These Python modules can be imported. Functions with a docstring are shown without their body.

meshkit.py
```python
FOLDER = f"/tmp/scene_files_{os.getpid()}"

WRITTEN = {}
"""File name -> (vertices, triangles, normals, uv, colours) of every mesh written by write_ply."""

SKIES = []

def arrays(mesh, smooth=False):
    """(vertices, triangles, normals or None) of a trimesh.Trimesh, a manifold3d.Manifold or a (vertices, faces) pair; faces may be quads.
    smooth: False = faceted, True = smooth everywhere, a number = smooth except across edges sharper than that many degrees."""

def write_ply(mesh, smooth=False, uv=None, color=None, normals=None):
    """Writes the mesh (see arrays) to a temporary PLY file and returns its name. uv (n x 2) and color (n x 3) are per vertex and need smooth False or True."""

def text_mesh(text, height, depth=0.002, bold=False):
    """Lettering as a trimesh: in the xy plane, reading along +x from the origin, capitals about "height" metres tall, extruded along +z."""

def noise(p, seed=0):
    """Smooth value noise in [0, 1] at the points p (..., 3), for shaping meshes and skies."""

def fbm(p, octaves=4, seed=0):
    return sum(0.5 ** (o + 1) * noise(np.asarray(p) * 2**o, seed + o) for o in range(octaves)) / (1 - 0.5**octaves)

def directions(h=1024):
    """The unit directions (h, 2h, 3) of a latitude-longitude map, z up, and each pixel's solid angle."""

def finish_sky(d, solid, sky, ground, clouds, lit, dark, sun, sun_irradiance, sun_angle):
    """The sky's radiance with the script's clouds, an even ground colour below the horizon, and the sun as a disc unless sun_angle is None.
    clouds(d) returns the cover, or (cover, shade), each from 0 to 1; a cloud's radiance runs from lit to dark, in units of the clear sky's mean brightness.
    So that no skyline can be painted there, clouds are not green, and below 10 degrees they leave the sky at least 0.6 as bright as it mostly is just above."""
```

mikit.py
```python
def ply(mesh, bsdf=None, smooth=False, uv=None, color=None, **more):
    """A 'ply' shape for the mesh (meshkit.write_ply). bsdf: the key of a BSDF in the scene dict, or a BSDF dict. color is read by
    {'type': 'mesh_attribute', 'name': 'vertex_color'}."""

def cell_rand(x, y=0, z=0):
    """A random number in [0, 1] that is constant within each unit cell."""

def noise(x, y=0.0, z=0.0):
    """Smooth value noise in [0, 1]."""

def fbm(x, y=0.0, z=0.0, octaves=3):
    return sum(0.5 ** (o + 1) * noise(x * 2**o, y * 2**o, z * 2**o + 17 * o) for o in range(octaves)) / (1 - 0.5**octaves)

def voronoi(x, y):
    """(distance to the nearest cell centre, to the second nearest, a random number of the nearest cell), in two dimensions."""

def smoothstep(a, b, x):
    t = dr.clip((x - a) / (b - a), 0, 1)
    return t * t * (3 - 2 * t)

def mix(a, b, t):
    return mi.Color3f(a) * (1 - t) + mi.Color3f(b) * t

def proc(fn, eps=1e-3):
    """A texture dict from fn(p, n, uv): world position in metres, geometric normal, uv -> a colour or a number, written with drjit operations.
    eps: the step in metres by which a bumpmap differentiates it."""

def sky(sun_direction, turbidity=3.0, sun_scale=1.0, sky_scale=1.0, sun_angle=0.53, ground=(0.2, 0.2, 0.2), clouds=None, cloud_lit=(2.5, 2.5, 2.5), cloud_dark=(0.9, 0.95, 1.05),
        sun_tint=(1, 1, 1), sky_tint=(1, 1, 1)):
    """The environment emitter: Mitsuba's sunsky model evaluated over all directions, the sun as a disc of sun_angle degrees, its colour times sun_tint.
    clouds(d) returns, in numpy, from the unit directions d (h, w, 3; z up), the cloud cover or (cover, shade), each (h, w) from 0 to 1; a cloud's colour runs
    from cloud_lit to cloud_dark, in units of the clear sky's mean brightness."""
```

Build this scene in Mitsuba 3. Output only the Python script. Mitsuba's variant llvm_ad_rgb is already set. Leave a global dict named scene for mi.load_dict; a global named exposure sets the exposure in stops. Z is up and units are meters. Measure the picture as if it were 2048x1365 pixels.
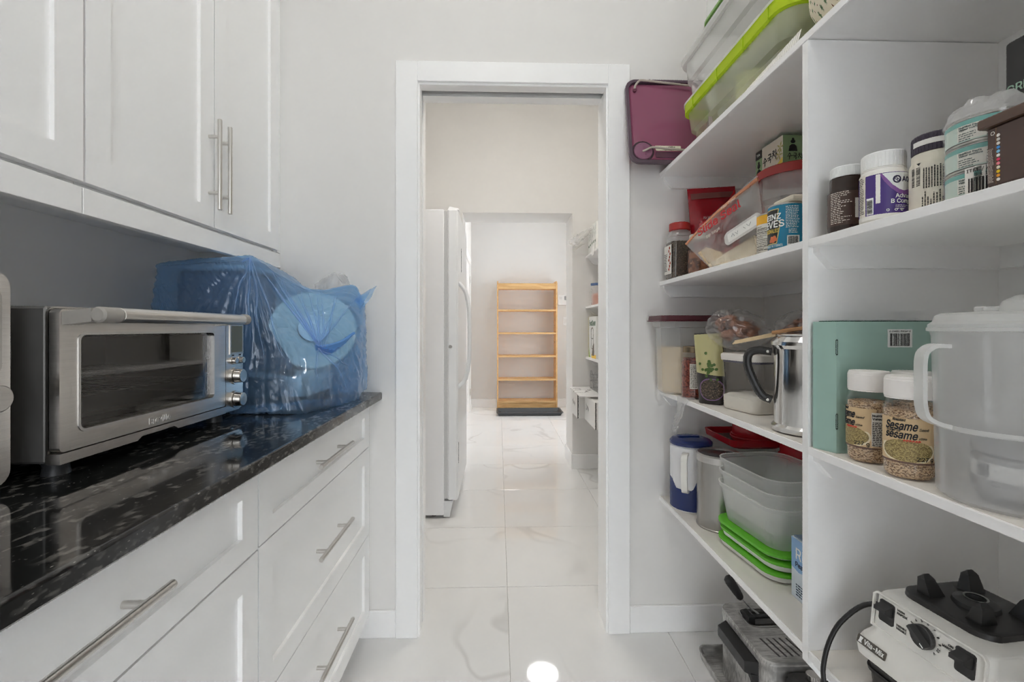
import math, numpy as np, trimesh, mitsuba as mi, mikit, meshkit, drjit as dr
from shapely.geometry import Polygon, box as sbox, Point, LineString
from shapely.ops import unary_union
from scipy.spatial import ConvexHull
T = mi.ScalarTransform4f
PI = math.pi

# ------------------------------------------------------------------ camera, light, exposure
YAW = 0.0302
scene = {
    'camera': {'type': 'perspective', 'fov': 97.06, 'fov_axis': 'x', 'near_clip': 0.02, 'far_clip': 60.0,
               'principal_point_offset_y': 0.01905,
               'to_world': T().look_at(origin=[0, 0, 1.165], target=[math.sin(YAW), math.cos(YAW), 1.165], up=[0, 0, 1])},
    'daylight': {'type': 'constant', 'radiance': {'type': 'rgb', 'value': [2.45, 2.58, 2.72]}},
}
exposure = 0.12
LAMP_PANTRY, LAMP_BEHIND, LAMP_CORRIDOR, LAMP_ENTRY = 15.5, 6.0, 48.0, 14.0
labels = {}
rng = np.random.default_rng(7)


# ------------------------------------------------------------------ helpers: naming
def numbered(base, used=None):
    used = used if used is not None else set(scene) | set(labels)
    if base not in used and not any(k.startswith(base + '__') for k in used):
        return base
    i = 1
    while f'{base}_{i:03d}' in used or any(k.startswith(f'{base}_{i:03d}__') for k in used):
        i += 1
    return f'{base}_{i:03d}'


def thing(base, label, cat, group=None):
    k = numbered(base)
    labels[k] = {'label': label, 'category': cat}
    if group:
        labels[k]['group'] = group
    return k


def struct(name):
    labels[name] = {'kind': 'structure'}
    return name


def put(key, mesh, mat, color=None, smooth=30, M=None, uv=None):
    """one entry of the scene; colour goes into vertex colours so that finishes are shared"""
    if isinstance(mesh, (list, tuple)):
        mesh = trimesh.util.concatenate([m for m in mesh])
    if M is not None:
        mesh = mesh.copy()
        mesh.apply_transform(M)
    if color is not None:
        if smooth is not True and smooth is not False and smooth is not None:
            mesh = trimesh.graph.smooth_shade(mesh, angle=math.radians(smooth), facet_minarea=None)
            smooth = True
        c = np.asarray(color, float)
        c = np.tile(c, (len(mesh.vertices), 1)) if c.ndim == 1 else c
        scene[key] = mikit.ply(mesh, mat, smooth=smooth, color=c)
    else:
        scene[key] = mikit.ply(mesh, mat, smooth=smooth, uv=uv)
    return key


def part(parent, name, mesh, mat, color=None, smooth=30, label=None, M=None):
    k = numbered(parent + '__' + name)
    put(k, mesh, mat, color, smooth, M)
    if label:
        labels[k] = {'label': label}
    return k


def lone(base, label, cat, mesh, mat, color=None, smooth=30, group=None, M=None):
    k = thing(base, label, cat, group)
    put(k, mesh, mat, color, smooth, M)
    return k


def srgb(r, g, b):
    c = np.array([r, g, b], float) / 255
    return np.where(c <= 0.04045, c / 12.92, ((c + 0.055) / 1.055) ** 2.4)


# ------------------------------------------------------------------ helpers: shapes
cat_ = trimesh.util.concatenate


def box(x0, x1, y0, y1, z0, z1, b=0.0):
    x0, x1 = min(x0, x1), max(x0, x1); y0, y1 = min(y0, y1), max(y0, y1); z0, z1 = min(z0, z1), max(z0, z1)
    if b <= 0:
        m = trimesh.creation.box([x1 - x0, y1 - y0, z1 - z0])
        m.apply_translation([(x0 + x1) / 2, (y0 + y1) / 2, (z0 + z1) / 2])
        return m
    b = min(b, (x1 - x0) / 2.01, (y1 - y0) / 2.01, (z1 - z0) / 2.01)
    p = []
    for x, sx in ((x0, 1), (x1, -1)):
        for y, sy in ((y0, 1), (y1, -1)):
            for z, sz in ((z0, 1), (z1, -1)):
                p += [(x, y + sy * b, z + sz * b), (x + sx * b, y, z + sz * b), (x + sx * b, y + sy * b, z)]
    return hull(p)


def hull(p):
    return trimesh.convex.convex_hull(np.asarray(p, float))


def prism(poly, axis, lo, hi):
    """shapely polygon extruded along an axis; its coordinates are the two other axes in cyclic-free order (x: y,z; y: x,z; z: x,y)"""
    ms = []
    for g in getattr(poly, 'geoms', [poly]):
        m = trimesh.creation.extrude_polygon(g, hi - lo, engine='earcut')
        v = np.array(m.vertices)
        v[:, 2] += lo
        if axis == 'x':
            m.vertices = v[:, [2, 0, 1]]
        elif axis == 'y':
            m.vertices = np.stack([v[:, 0], v[:, 2], v[:, 1]], 1)
            m.invert()
        else:
            m.vertices = v
        ms.append(m)
    return cat_(ms)


def rrect(w, d, r, n=6, cx=0.0, cy=0.0):
    r = min(r, w / 2 - 1e-5, d / 2 - 1e-5)
    out = []
    for sx, sy, a0 in ((1, 1, 0), (-1, 1, 90), (-1, -1, 180), (1, -1, 270)):
        for i in range(n + 1):
            a = math.radians(a0 + 90 * i / n)
            out.append((cx + sx * (w / 2 - r) + r * math.cos(a), cy + sy * (d / 2 - r) + r * math.sin(a)))
    return np.array(out)


def loft(rings, bottom=True, top=True, closed=False):
    """rings: list of (n,3) arrays with equal n; quads between consecutive rings"""
    n = len(rings[0])
    v = np.vstack(rings)
    f = []
    R = len(rings)
    for k in range(R if closed else R - 1):
        a, b = k * n, ((k + 1) % R) * n
        for i in range(n):
            j = (i + 1) % n
            f += [(a + i, a + j, b + j), (a + i, b + j, b + i)]
    v = list(map(tuple, v))
    if bottom and not closed:
        c = len(v); v.append(tuple(np.mean(rings[0], 0)))
        f += [(c, (i + 1) % n, i) for i in range(n)]
    if top and not closed:
        c = len(v); v.append(tuple(np.mean(rings[-1], 0)))
        o = (R - 1) * n
        f += [(c, o + i, o + (i + 1) % n) for i in range(n)]
    return trimesh.Trimesh(v, f, process=False)


def ring(poly2, z):
    return np.column_stack([poly2, np.full(len(poly2), z)])


def lathe(profile, n=40, c=(0, 0, 0)):
    """profile [(r,z)...] from bottom to top; r=0 ends close it"""
    prof = [(max(r, 1e-5), z) for r, z in profile]
    a = np.arange(n) * 2 * PI / n
    rings = [np.column_stack([r * np.cos(a), r * np.sin(a), np.full(n, z)]) for r, z in prof]
    m = loft(rings, bottom=profile[0][0] <= 1e-5, top=profile[-1][0] <= 1e-5)
    m.apply_translation(c)
    return m


def cyl(p0, p1, r, n=20, r1=None, b=0.0):
    p0, p1 = np.array(p0, float), np.array(p1, float)
    L = np.linalg.norm(p1 - p0)
    r1 = r if r1 is None else r1
    if b > 0:
        m = lathe([(0, 0), (r - b, 0), (r, b), (r1, L - b), (r1 - b, L), (0, L)], n)
    else:
        m = lathe([(0, 0), (r, 0), (r1, L), (0, L)], n)
    m.apply_transform(trimesh.geometry.align_vectors([0, 0, 1], (p1 - p0) / L))
    m.apply_translation(p0)
    return m


def tube(pts, r, n=10, closed=False, caps=True):
    p = np.asarray(pts, float)
    t = np.gradient(p, axis=0) if not closed else np.roll(p, -1, 0) - np.roll(p, 1, 0)
    t /= np.linalg.norm(t, axis=1, keepdims=True) + 1e-12
    a = np.cross(t[0], [0, 0, 1.0])
    if np.linalg.norm(a) < 1e-3:
        a = np.cross(t[0], [1.0, 0, 0])
    a /= np.linalg.norm(a)
    rr = np.broadcast_to(r, (len(p),))
    ang = np.arange(n) * 2 * PI / n
    rings = []
    for k in range(len(p)):
        a = a - t[k] * (a @ t[k]); a /= np.linalg.norm(a)
        bb = np.cross(t[k], a)
        rings.append(p[k] + rr[k] * (np.cos(ang)[:, None] * a + np.sin(ang)[:, None] * bb))
    return loft(rings, caps, caps, closed=closed)


def spline(pts, n=8):
    """Catmull-Rom through the points"""
    p = np.asarray(pts, float)
    q = np.vstack([2 * p[0] - p[1], p, 2 * p[-1] - p[-2]])
    out = []
    for i in range(1, len(q) - 2):
        for s in np.arange(n) / n:
            out.append(0.5 * (2 * q[i] + (q[i + 1] - q[i - 1]) * s + (2 * q[i - 1] - 5 * q[i] + 4 * q[i + 1] - q[i + 2]) * s * s
                              + (3 * q[i] - q[i - 1] - 3 * q[i + 1] + q[i + 2]) * s ** 3))
    out.append(p[-1])
    return np.array(out)


def fillet(pts, r, n=5):
    """polyline with rounded corners"""
    p = np.asarray(pts, float)
    out = [p[0]]
    for i in range(1, len(p) - 1):
        a, b = p[i - 1] - p[i], p[i + 1] - p[i]
        la, lb = np.linalg.norm(a), np.linalg.norm(b)
        k = min(r, la * 0.45, lb * 0.45)
        s, e = p[i] + a / la * k, p[i] + b / lb * k
        for u in np.linspace(0, 1, n):
            out.append((1 - u) ** 2 * s + 2 * u * (1 - u) * p[i] + u * u * e)
    out.append(p[-1])
    return np.array(out)


def RZ(deg, c=(0, 0, 0)):
    return trimesh.transformations.rotation_matrix(math.radians(deg), [0, 0, 1], c)


def ROT(deg, axis, c=(0, 0, 0)):
    return trimesh.transformations.rotation_matrix(math.radians(deg), axis, c)


def TR(x, y, z):
    return trimesh.transformations.translation_matrix([x, y, z])


def FRAME(o, ex, ey):
    """4x4: local x -> ex, local y -> ey, local z -> ex x ey, origin o"""
    ex = np.array(ex, float); ex /= np.linalg.norm(ex)
    ey = np.array(ey, float); ey -= ex * (ex @ ey); ey /= np.linalg.norm(ey)
    M = np.eye(4)
    M[:3, 0], M[:3, 1], M[:3, 2], M[:3, 3] = ex, ey, np.cross(ex, ey), o
    return M


def text(s, h, depth=0.0004, bold=False, center=False, maxw=None):
    m = meshkit.text_mesh(s, h, depth, bold)
    m.vertices -= [m.bounds[0][0], 0, 0]
    if maxw and m.bounds[1][0] > maxw:
        m.vertices *= [maxw / m.bounds[1][0], 1, 1]
    if center:
        m.vertices -= [m.bounds[1][0] / 2, 0, 0]
    return m


def strokes(lines, w, depth=0.0004):
    """brush strokes in the xy plane"""
    g = unary_union([LineString(l).buffer(w / 2, quad_segs=3) for l in lines])
    return prism(g, 'z', 0, depth)


def printlines(w, h, pitch, fill=0.5, seed=0, word=0.006, depth=0.0003, ragged=0.3):
    """fine print too small to read: rows of little dashes, in the xy plane from the origin upwards"""
    r = np.random.default_rng(seed)
    v, f = [], []
    y = h - pitch
    while y >= 0:
        x, end = 0.0, w * (1 - ragged * r.random())
        while x < end:
            L = min(word * (0.4 + r.random()), end - x)
            b = len(v)
            v += [(x, y, depth), (x + L, y, depth), (x + L, y + pitch * fill, depth), (x, y + pitch * fill, depth)]
            f += [(b, b + 1, b + 2), (b, b + 2, b + 3)]
            x += L + word * 0.25
        y -= pitch
    return trimesh.Trimesh(v, f, process=False)


def bars(w, h, seed=0, depth=0.0003):
    r = np.random.default_rng(seed)
    ms, x = [], 0.0
    u = w / 60
    while x < w - 3 * u:
        L = u * r.integers(1, 4)
        q = trimesh.Trimesh([(x, 0, depth), (x + L, 0, depth), (x + L, h, depth), (x, h, depth)], [(0, 1, 2), (0, 2, 3)], process=False)
        ms.append(q)
        x += L + u * r.integers(1, 3)
    return cat_(ms)


def sheet(w, h, z=0.0, x0=0.0, y0=0.0):
    return trimesh.Trimesh([(x0, y0, z), (x0 + w, y0, z), (x0 + w, y0 + h, z), (x0, y0 + h, z)], [(0, 1, 2), (0, 2, 3)], process=False)


def wrap(m, c, r, ang0, z0, step=0.006):
    """bends a flat mesh (x along the girth, y up, z outward) around a vertical cylinder; x=0 sits at ang0 (degrees); x runs counter-clockwise"""
    v, f = trimesh.remesh.subdivide_to_size(np.array(m.vertices), np.array(m.faces), step, max_iter=20) if step else (m.vertices, m.faces)
    a = math.radians(ang0) + v[:, 0] / r
    R = r + v[:, 2]
    return trimesh.Trimesh(np.column_stack([c[0] + R * np.cos(a), c[1] + R * np.sin(a), z0 + v[:, 1]]), f, process=False)


def band(c, r, a0, a1, z0, z1, n=24):
    """a printed label: part of a cylinder's mantle, degrees"""
    a = np.radians(np.linspace(a0, a1, n))
    lo = np.column_stack([c[0] + r * np.cos(a), c[1] + r * np.sin(a), np.full(n, z0)])
    hi = lo.copy(); hi[:, 2] = z1
    f = []
    for i in range(n - 1):
        f += [(i, i + 1, n + i + 1), (i, n + i + 1, n + i)]
    return trimesh.Trimesh(np.vstack([lo, hi]), f, process=False)


def wrinkle(m, amp, freq, seed=0, axis=None, ridged=True):
    """pushes vertices along their normals by (ridged) noise"""
    m = m.copy()
    v = np.array(m.vertices)
    n = np.array(m.vertex_normals)
    p = v * np.asarray(freq)
    q = meshkit.fbm(p, 3, seed)
    if ridged:
        q = 1 - np.abs(2 * q - 1) * 2
    else:
        q = q - 0.5
    m.vertices = v + n * (q * amp)[:, None]
    return m


# ------------------------------------------------------------------ materials
def rgb(c):
    return {'type': 'rgb', 'value': [float(x) for x in c]}


VC = {'type': 'mesh_attribute', 'name': 'vertex_color'}
nz, fb, ss, mix = mikit.noise, mikit.fbm, mikit.smoothstep, mikit.mix


def principled(key, base, rough=0.5, metallic=0.0, spec=0.5, **k):
    scene[key] = {'type': 'twosided', 'b': {'type': 'principled', 'base_color': base if isinstance(base, dict) else rgb(base), 'roughness': rough,
                                              'metallic': metallic, 'specular': spec, **k}}
    return key


principled('matte', VC, 0.75, spec=0.3)
principled('satin', VC, 0.38)
principled('gloss', VC, 0.12)
principled('metalvc', VC, 0.3, 1.0)
principled('chrome', VC, 0.1, 1.0)

principled('wall_paint', (0.75, 0.738, 0.72), 0.8, spec=0.2)
principled('white_paint', (0.89, 0.89, 0.885), 0.35)
principled('ceiling_paint', (0.82, 0.82, 0.81), 0.9, spec=0.1)


def tile_col(p, n, uv):
    cx, cy = dr.floor((p.x - 0.04) / 0.61), dr.floor((p.y - 2.035) / 0.61)
    k = mikit.cell_rand(cx, cy, 5)
    kx, ky = k * 37.0, mikit.cell_rand(cx, cy, 9) * 53.0
    w = fb(p.x * 2.2 + kx, p.y * 2.2 + ky, 0.0, 3)
    d = dr.abs(fb(p.x * 1.6 + p.y * 0.9 + kx + w * 1.3, p.y * 1.7 - p.x * 0.6 + ky, 3.0, 3) - 0.5)
    vein = (1 - ss(0.0, 0.035, d)) * ss(0.35, 0.65, w)
    c = mix((0.84, 0.835, 0.825), (0.77, 0.765, 0.755), w * 0.6)
    return mix(c, (0.56, 0.545, 0.53), vein * 0.45)


principled('tile', mikit.proc(tile_col), 0.04, spec=0.5)
principled('grout', (0.50, 0.49, 0.475), 0.8)


def granite_col(p, n, uv):
    x, y, z = p.x, p.y * 0.6, p.z
    a = nz(x * 420, y * 420, z * 420)
    b = fb(x * 140, y * 140, z * 140, 2)
    c = fb(x * 26, y * 26, z * 26, 2)
    fleck = ss(0.78, 0.95, a) * ss(0.40, 0.62, b)
    patch = ss(0.50, 0.72, b) * ss(0.38, 0.68, c)
    col = mix((0.007, 0.0075, 0.0075), (0.10, 0.097, 0.09), patch)
    return mix(col, (0.40, 0.385, 0.35), fleck * 0.75)


principled('granite', mikit.proc(granite_col), 0.06, spec=0.6)


def brushed_col(p, n, uv):
    s = fb(p.x * 30, p.y * 25, p.z * 900, 2)
    d = nz(p.x * 14, p.y * 14, p.z * 14)
    return mix((0.70, 0.67, 0.635), (0.86, 0.83, 0.79), s) * (0.86 + 0.2 * d)


principled('brushed', mikit.proc(brushed_col), 0.27, 1.0)
principled('handle_steel', (0.66, 0.64, 0.61), 0.27, 1.0)

# ------------------------------------------------------------------ the room
W = 1.722            # end wall, front face
WB = 1.850           # its back
XL, XR = -1.114, 1.030
CEIL = 3.08


def wallbox(name, *boxes, mat='wall_paint'):
    struct(name)
    put(name, cat_([box(*b) for b in boxes]), mat)


struct('floor')
put('floor', box(-1.6, 1.6, -2.6, 6.8, -0.05, -0.002), 'grout')
ti = 0
for iy in range(-8, 8):
    for ix in range(-3, 3):
        x0, y0 = 0.04 + 0.61 * ix, 2.035 + 0.61 * iy
        x1, y1 = min(x0 + 0.61, 1.6), min(y0 + 0.61, 6.8)
        x0 = max(x0, -1.6)
        if x1 - x0 < 0.05 or y1 - y0 < 0.05:
            continue
        g = 0.0012
        part('floor', 'tile', box(x0 + g, x1 - g, y0 + g, y1 - g, -0.01, 0.0, 0.0009), 'tile', smooth=False)

wallbox('wall_left', (XL - 0.12, XL, -1.7, W + 0.001, 0, CEIL))
wallbox('wall_right', (XR, XR + 0.12, -1.7, W + 0.001, 0, CEIL))
wallbox('wall_end', (-1.24, -0.318, W, 1.762, 0, CEIL), (-1.24, -0.318, 1.804, WB, 0, CEIL), (0.432, 1.20, W, WB, 0, CEIL),
        (-0.318, 0.432, W, 1.762, 2.11, CEIL), (-0.318, 0.432, 1.804, WB, 2.11, CEIL), (-0.318, 0.432, 1.762, 1.804, 2.16, CEIL))
wallbox('wall_back', (-1.24, -0.25, -1.82, -1.70, 0, CEIL), (-0.25, 1.15, -1.82, -1.70, 2.5, CEIL))
wallbox('ceiling', (-1.6, 1.6, -1.7, 6.8, CEIL, CEIL + 0.1), mat='ceiling_paint')
# corridor behind the pocket door, its end wall with the passage, entry room behind
wallbox('wall_corridor_left', (-1.24, -1.12, WB, 3.73, 0, CEIL))
wallbox('wall_corridor_right', (1.10, 1.22, WB, 3.73, 0, CEIL))
wallbox('wall_passage', (-1.24, -0.294, 3.73, 4.07, 0, CEIL), (0.613, 1.45, 3.73, 4.07, 0, CEIL), (-0.294, 0.613, 3.73, 4.07, 2.115, CEIL))
wallbox('wall_entry_left', (-0.52, -0.40, 4.07, 5.44, 0, CEIL), (-0.52, -0.40, 6.36, 6.66, 0, CEIL), (-0.52, -0.40, 5.44, 6.36, 2.06, CEIL))
wallbox('wall_entry_right', (1.30, 1.42, 4.07, 4.35, 0, CEIL), (1.30, 1.42, 6.15, 6.66, 0, CEIL), (1.30, 1.42, 4.35, 6.15, 0, 0.5), (1.30, 1.42, 4.35, 6.15, 2.3, CEIL))
struct('window_1')
put('window_1', prism(sbox(4.35, 0.5, 6.15, 2.3).difference(unary_union([sbox(4.41, 0.56, 5.22, 2.24), sbox(5.28, 0.56, 6.09, 2.24)])), 'x', 1.34, 1.39), 'white_paint', smooth=False)
scene['pane_glass'] = {'type': 'thindielectric', 'int_ior': 1.5}
for y_ in (4.41, 5.28):
    part('window_1', 'pane', trimesh.Trimesh([(1.365, y_, 0.56), (1.365, y_ + 0.81, 0.56), (1.365, y_ + 0.81, 2.24), (1.365, y_, 2.24)], [(0, 1, 2), (0, 2, 3)], process=False), 'pane_glass', smooth=False)
wallbox('wall_far', (-1.0, 1.5, 6.65, 6.77, 0, CEIL))


def trim(name, m, mat='white_paint'):
    struct(name)
    put(name, m, mat)


# casing round the pocket door opening
cf = 1.706
trim('trim_1', [box(-0.385, -0.303, cf, W + 0.002, 0, 2.169, 0.002), box(0.418, 0.5006, cf, W + 0.002, 0, 2.169, 0.002), box(-0.303, 0.418, cf, W + 0.002, 2.092, 2.169, 0.002)])
# split jamb of the pocket door with the slot between its halves
trim('trim_2', [box(-0.318, -0.296, W - 0.006, 1.762, 0, 2.087), box(-0.318, -0.299, 1.804, WB + 0.004, 0, 2.09), box(0.411, 0.432, W - 0.006, 1.762, 0, 2.087), box(0.4135, 0.432, 1.762, WB + 0.004, 0, 2.09),
                box(-0.318, 0.432, W - 0.006, 1.762, 2.084, 2.11), box(-0.318, 0.432, 1.804, WB + 0.004, 2.086, 2.11)])
trim('trim_3', [box(-0.385, -0.299, WB, WB + 0.016, 0, 2.169), box(0.414, 0.50, WB, WB + 0.016, 0, 2.169), box(-0.299, 0.414, WB, WB + 0.016, 2.09, 2.169)])
k = thing('door_track', 'dark metal track in the slot above the open doorway', 'door track')
put(k, box(-0.317, 0.431, 1.768, 1.798, 2.105, 2.15), 'satin', srgb(70, 70, 70))
BB = 0.102
trim('baseboard_end_left', box(-0.60, -0.385, W - 0.012, W, 0, BB, 0.003))
trim('baseboard_end_right', box(0.5006, XR, W - 0.012, W, 0, BB, 0.003))
trim('baseboard_right', box(XR - 0.012, XR, -1.5, W - 0.012, 0, BB, 0.003))
trim('baseboard_passage', [box(0.613, 1.10, 3.718, 3.73, 0, 0.12, 0.003), box(0.601, 0.613, 3.718, 4.08, 0, 0.12, 0.003), box(-1.1, -0.294, 3.718, 3.73, 0, 0.12, 0.003)])
trim('baseboard_far', box(-0.40, 1.30, 6.637, 6.65, 0, 0.125, 0.003))
trim('baseboard_entry_left', [box(-0.40, -0.388, 4.08, 5.36, 0, 0.125, 0.003), box(-0.40, -0.388, 6.44, 6.637, 0, 0.125, 0.003)])

# pocket door slid into the wall
struct('door_1')
put('door_1', box(-1.05, -0.303, 1.768, 1.798, 0.01, 2.10, 0.002), 'white_paint')
part('door_1', 'edge_pull', [box(-0.3045, -0.3005, 1.776, 1.790, 0.92, 1.03), box(-0.3005, -0.2995, 1.779, 1.787, 0.94, 1.01)], 'handle_steel')
# panelled door in the entry's left wall
struct('door_2')
put('door_2', box(-0.44, -0.405, 5.446, 6.352, 0.008, 2.05, 0.002), 'white_paint')
for z0, z1 in ((0.16, 0.95), (1.10, 1.90)):
    for y0, y1 in ((5.55, 5.86), (5.94, 6.25)):
        part('door_2', 'panel', box(-0.406, -0.399, y0, y1, z0, z1, 0.006), 'white_paint')
for z in (0.22, 1.02, 1.80):
    part('door_2', 'hinge', [cyl((-0.392, 6.352, z), (-0.392, 6.352, z + 0.09), 0.008, 10), box(-0.40, -0.396, 6.352, 6.385, z, z + 0.09)], 'handle_steel')
trim('trim_4', [box(-0.401, -0.385, 5.36, 5.446, 0, 2.14, 0.002), box(-0.401, -0.388, 6.36, 6.44, 0, 2.14, 0.002), box(-0.401, -0.385, 5.36, 6.44, 2.056, 2.14, 0.002)])


# ------------------------------------------------------------------ lamps (round ceiling lights)
def ceiling_lamp(x, y, r, power, label, tint=(1, 0.96, 0.90)):
    k = thing('ceiling_light', label, 'light')
    part(k, 'frame', lathe([(0, 0), (r + 0.015, 0), (r + 0.015, -0.03), (r, -0.035), (r, -0.01), (0, -0.01)], 40, (x, y, CEIL)), 'satin', srgb(225, 225, 225))
    d = part(k, 'diffuser', lathe([(r - 0.002, -0.012), (r * 0.9, -0.045), (r * 0.5, -0.062), (0, -0.066)], 40, (x, y, CEIL)), 'matte', (0.8, 0.8, 0.8))
    s = scene[d]
    e = trimesh.Trimesh(*meshkit.WRITTEN[s['filename']][:2], process=False)
    if e.face_normals[:, 2].mean() > 0:
        e.invert()
    scene[d] = mikit.ply(e, 'diffuser_white', smooth=False)
    scene[d]['emitter'] = {'type': 'area', 'radiance': rgb([power * t for t in tint])}


principled('diffuser_white', (0.8, 0.8, 0.8), 0.9)
ceiling_lamp(0.0, 0.75, 0.19, LAMP_PANTRY, 'round ceiling light above the pantry aisle')
ceiling_lamp(0.0, -0.75, 0.19, LAMP_BEHIND, 'round ceiling light behind the viewer')
ceiling_lamp(0.15, 2.30, 0.17, LAMP_CORRIDOR, 'round ceiling light above the corridor with the freezer')
ceiling_lamp(0.54, 5.5, 0.19, LAMP_ENTRY, 'round ceiling light in the far entry, mirrored in the floor tiles', (1, 1, 1))

# ------------------------------------------------------------------ cabinets on the left
def shaker(parent, kind, xf, y0, y1, z0, z1, stile, rail_t, rail_b, handle, wob=0.0):
    """door or drawer front facing +x: frame ring, recessed panel, bar handle"""
    ringp = sbox(y0, z0, y1, z1).difference(sbox(y0 + stile, z0 + rail_b, y1 - stile, z1 - rail_t))
    k = part(parent, kind, prism(ringp, 'x', xf - 0.02, xf), 'white_paint', smooth=False)
    part(k, 'panel', box(xf - 0.019, xf - 0.009, y0 + stile - 0.002, y1 - stile + 0.002, z0 + rail_b - 0.002, z1 - rail_t + 0.002), 'white_paint', smooth=False)
    a, b = np.array(handle[0], float), np.array(handle[1], float)
    u = (b - a) / np.linalg.norm(b - a)
    ms = [cyl(a, b, 0.006, 18, b=0.0008)]
    for t in (0.048, np.linalg.norm(b - a) - 0.048):
        q = a + u * t
        ms.append(cyl((xf, q[1], q[2]), (q[0] - 0.002, q[1], q[2]), 0.005, 14))
    part(k, 'handle', ms, 'handle_steel')
    return k


XU = -0.812
ucab = []
for (y0, y1, lab, doors) in (
        (0.142, 0.913, 'white shaker wall cabinet at the left edge, above the steel appliances', [(0.142, 0.526, 0.50), (0.529, 0.911, None)]),
        (0.915, 1.700, 'white shaker wall cabinet with two paired bar handles beside the end wall', [(0.916, 1.318, 1.296), (1.322, 1.698, 1.345)])):
    c = thing('wall_cabinet', lab, 'cabinet')
    part(c, 'body', [box(XL + 0.002, XU - 0.022, y0, y1, 1.446, 2.44)], 'white_paint', smooth=False)
    for (a, b, hy) in doors:
        if hy is None:
            hy = 0.555
        shaker(c, 'door', XU, a, b, 1.452, 2.43, 0.058, 0.058, 0.056, ((XU + 0.03, hy, 1.497), (XU + 0.03, hy, 1.751)))
    e = y1 if y1 < 1 else 1.7215
    part(c, 'light_rail', box(XU - 0.024, XU - 0.004, y0, e, 1.389, 1.442, 0.001), 'white_paint', smooth=False)
    if y1 > 1:
        part(c, 'filler', box(XU - 0.03, XU - 0.006, 1.7005, 1.7215, 1.446, 2.44), 'white_paint', smooth=False)

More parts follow.
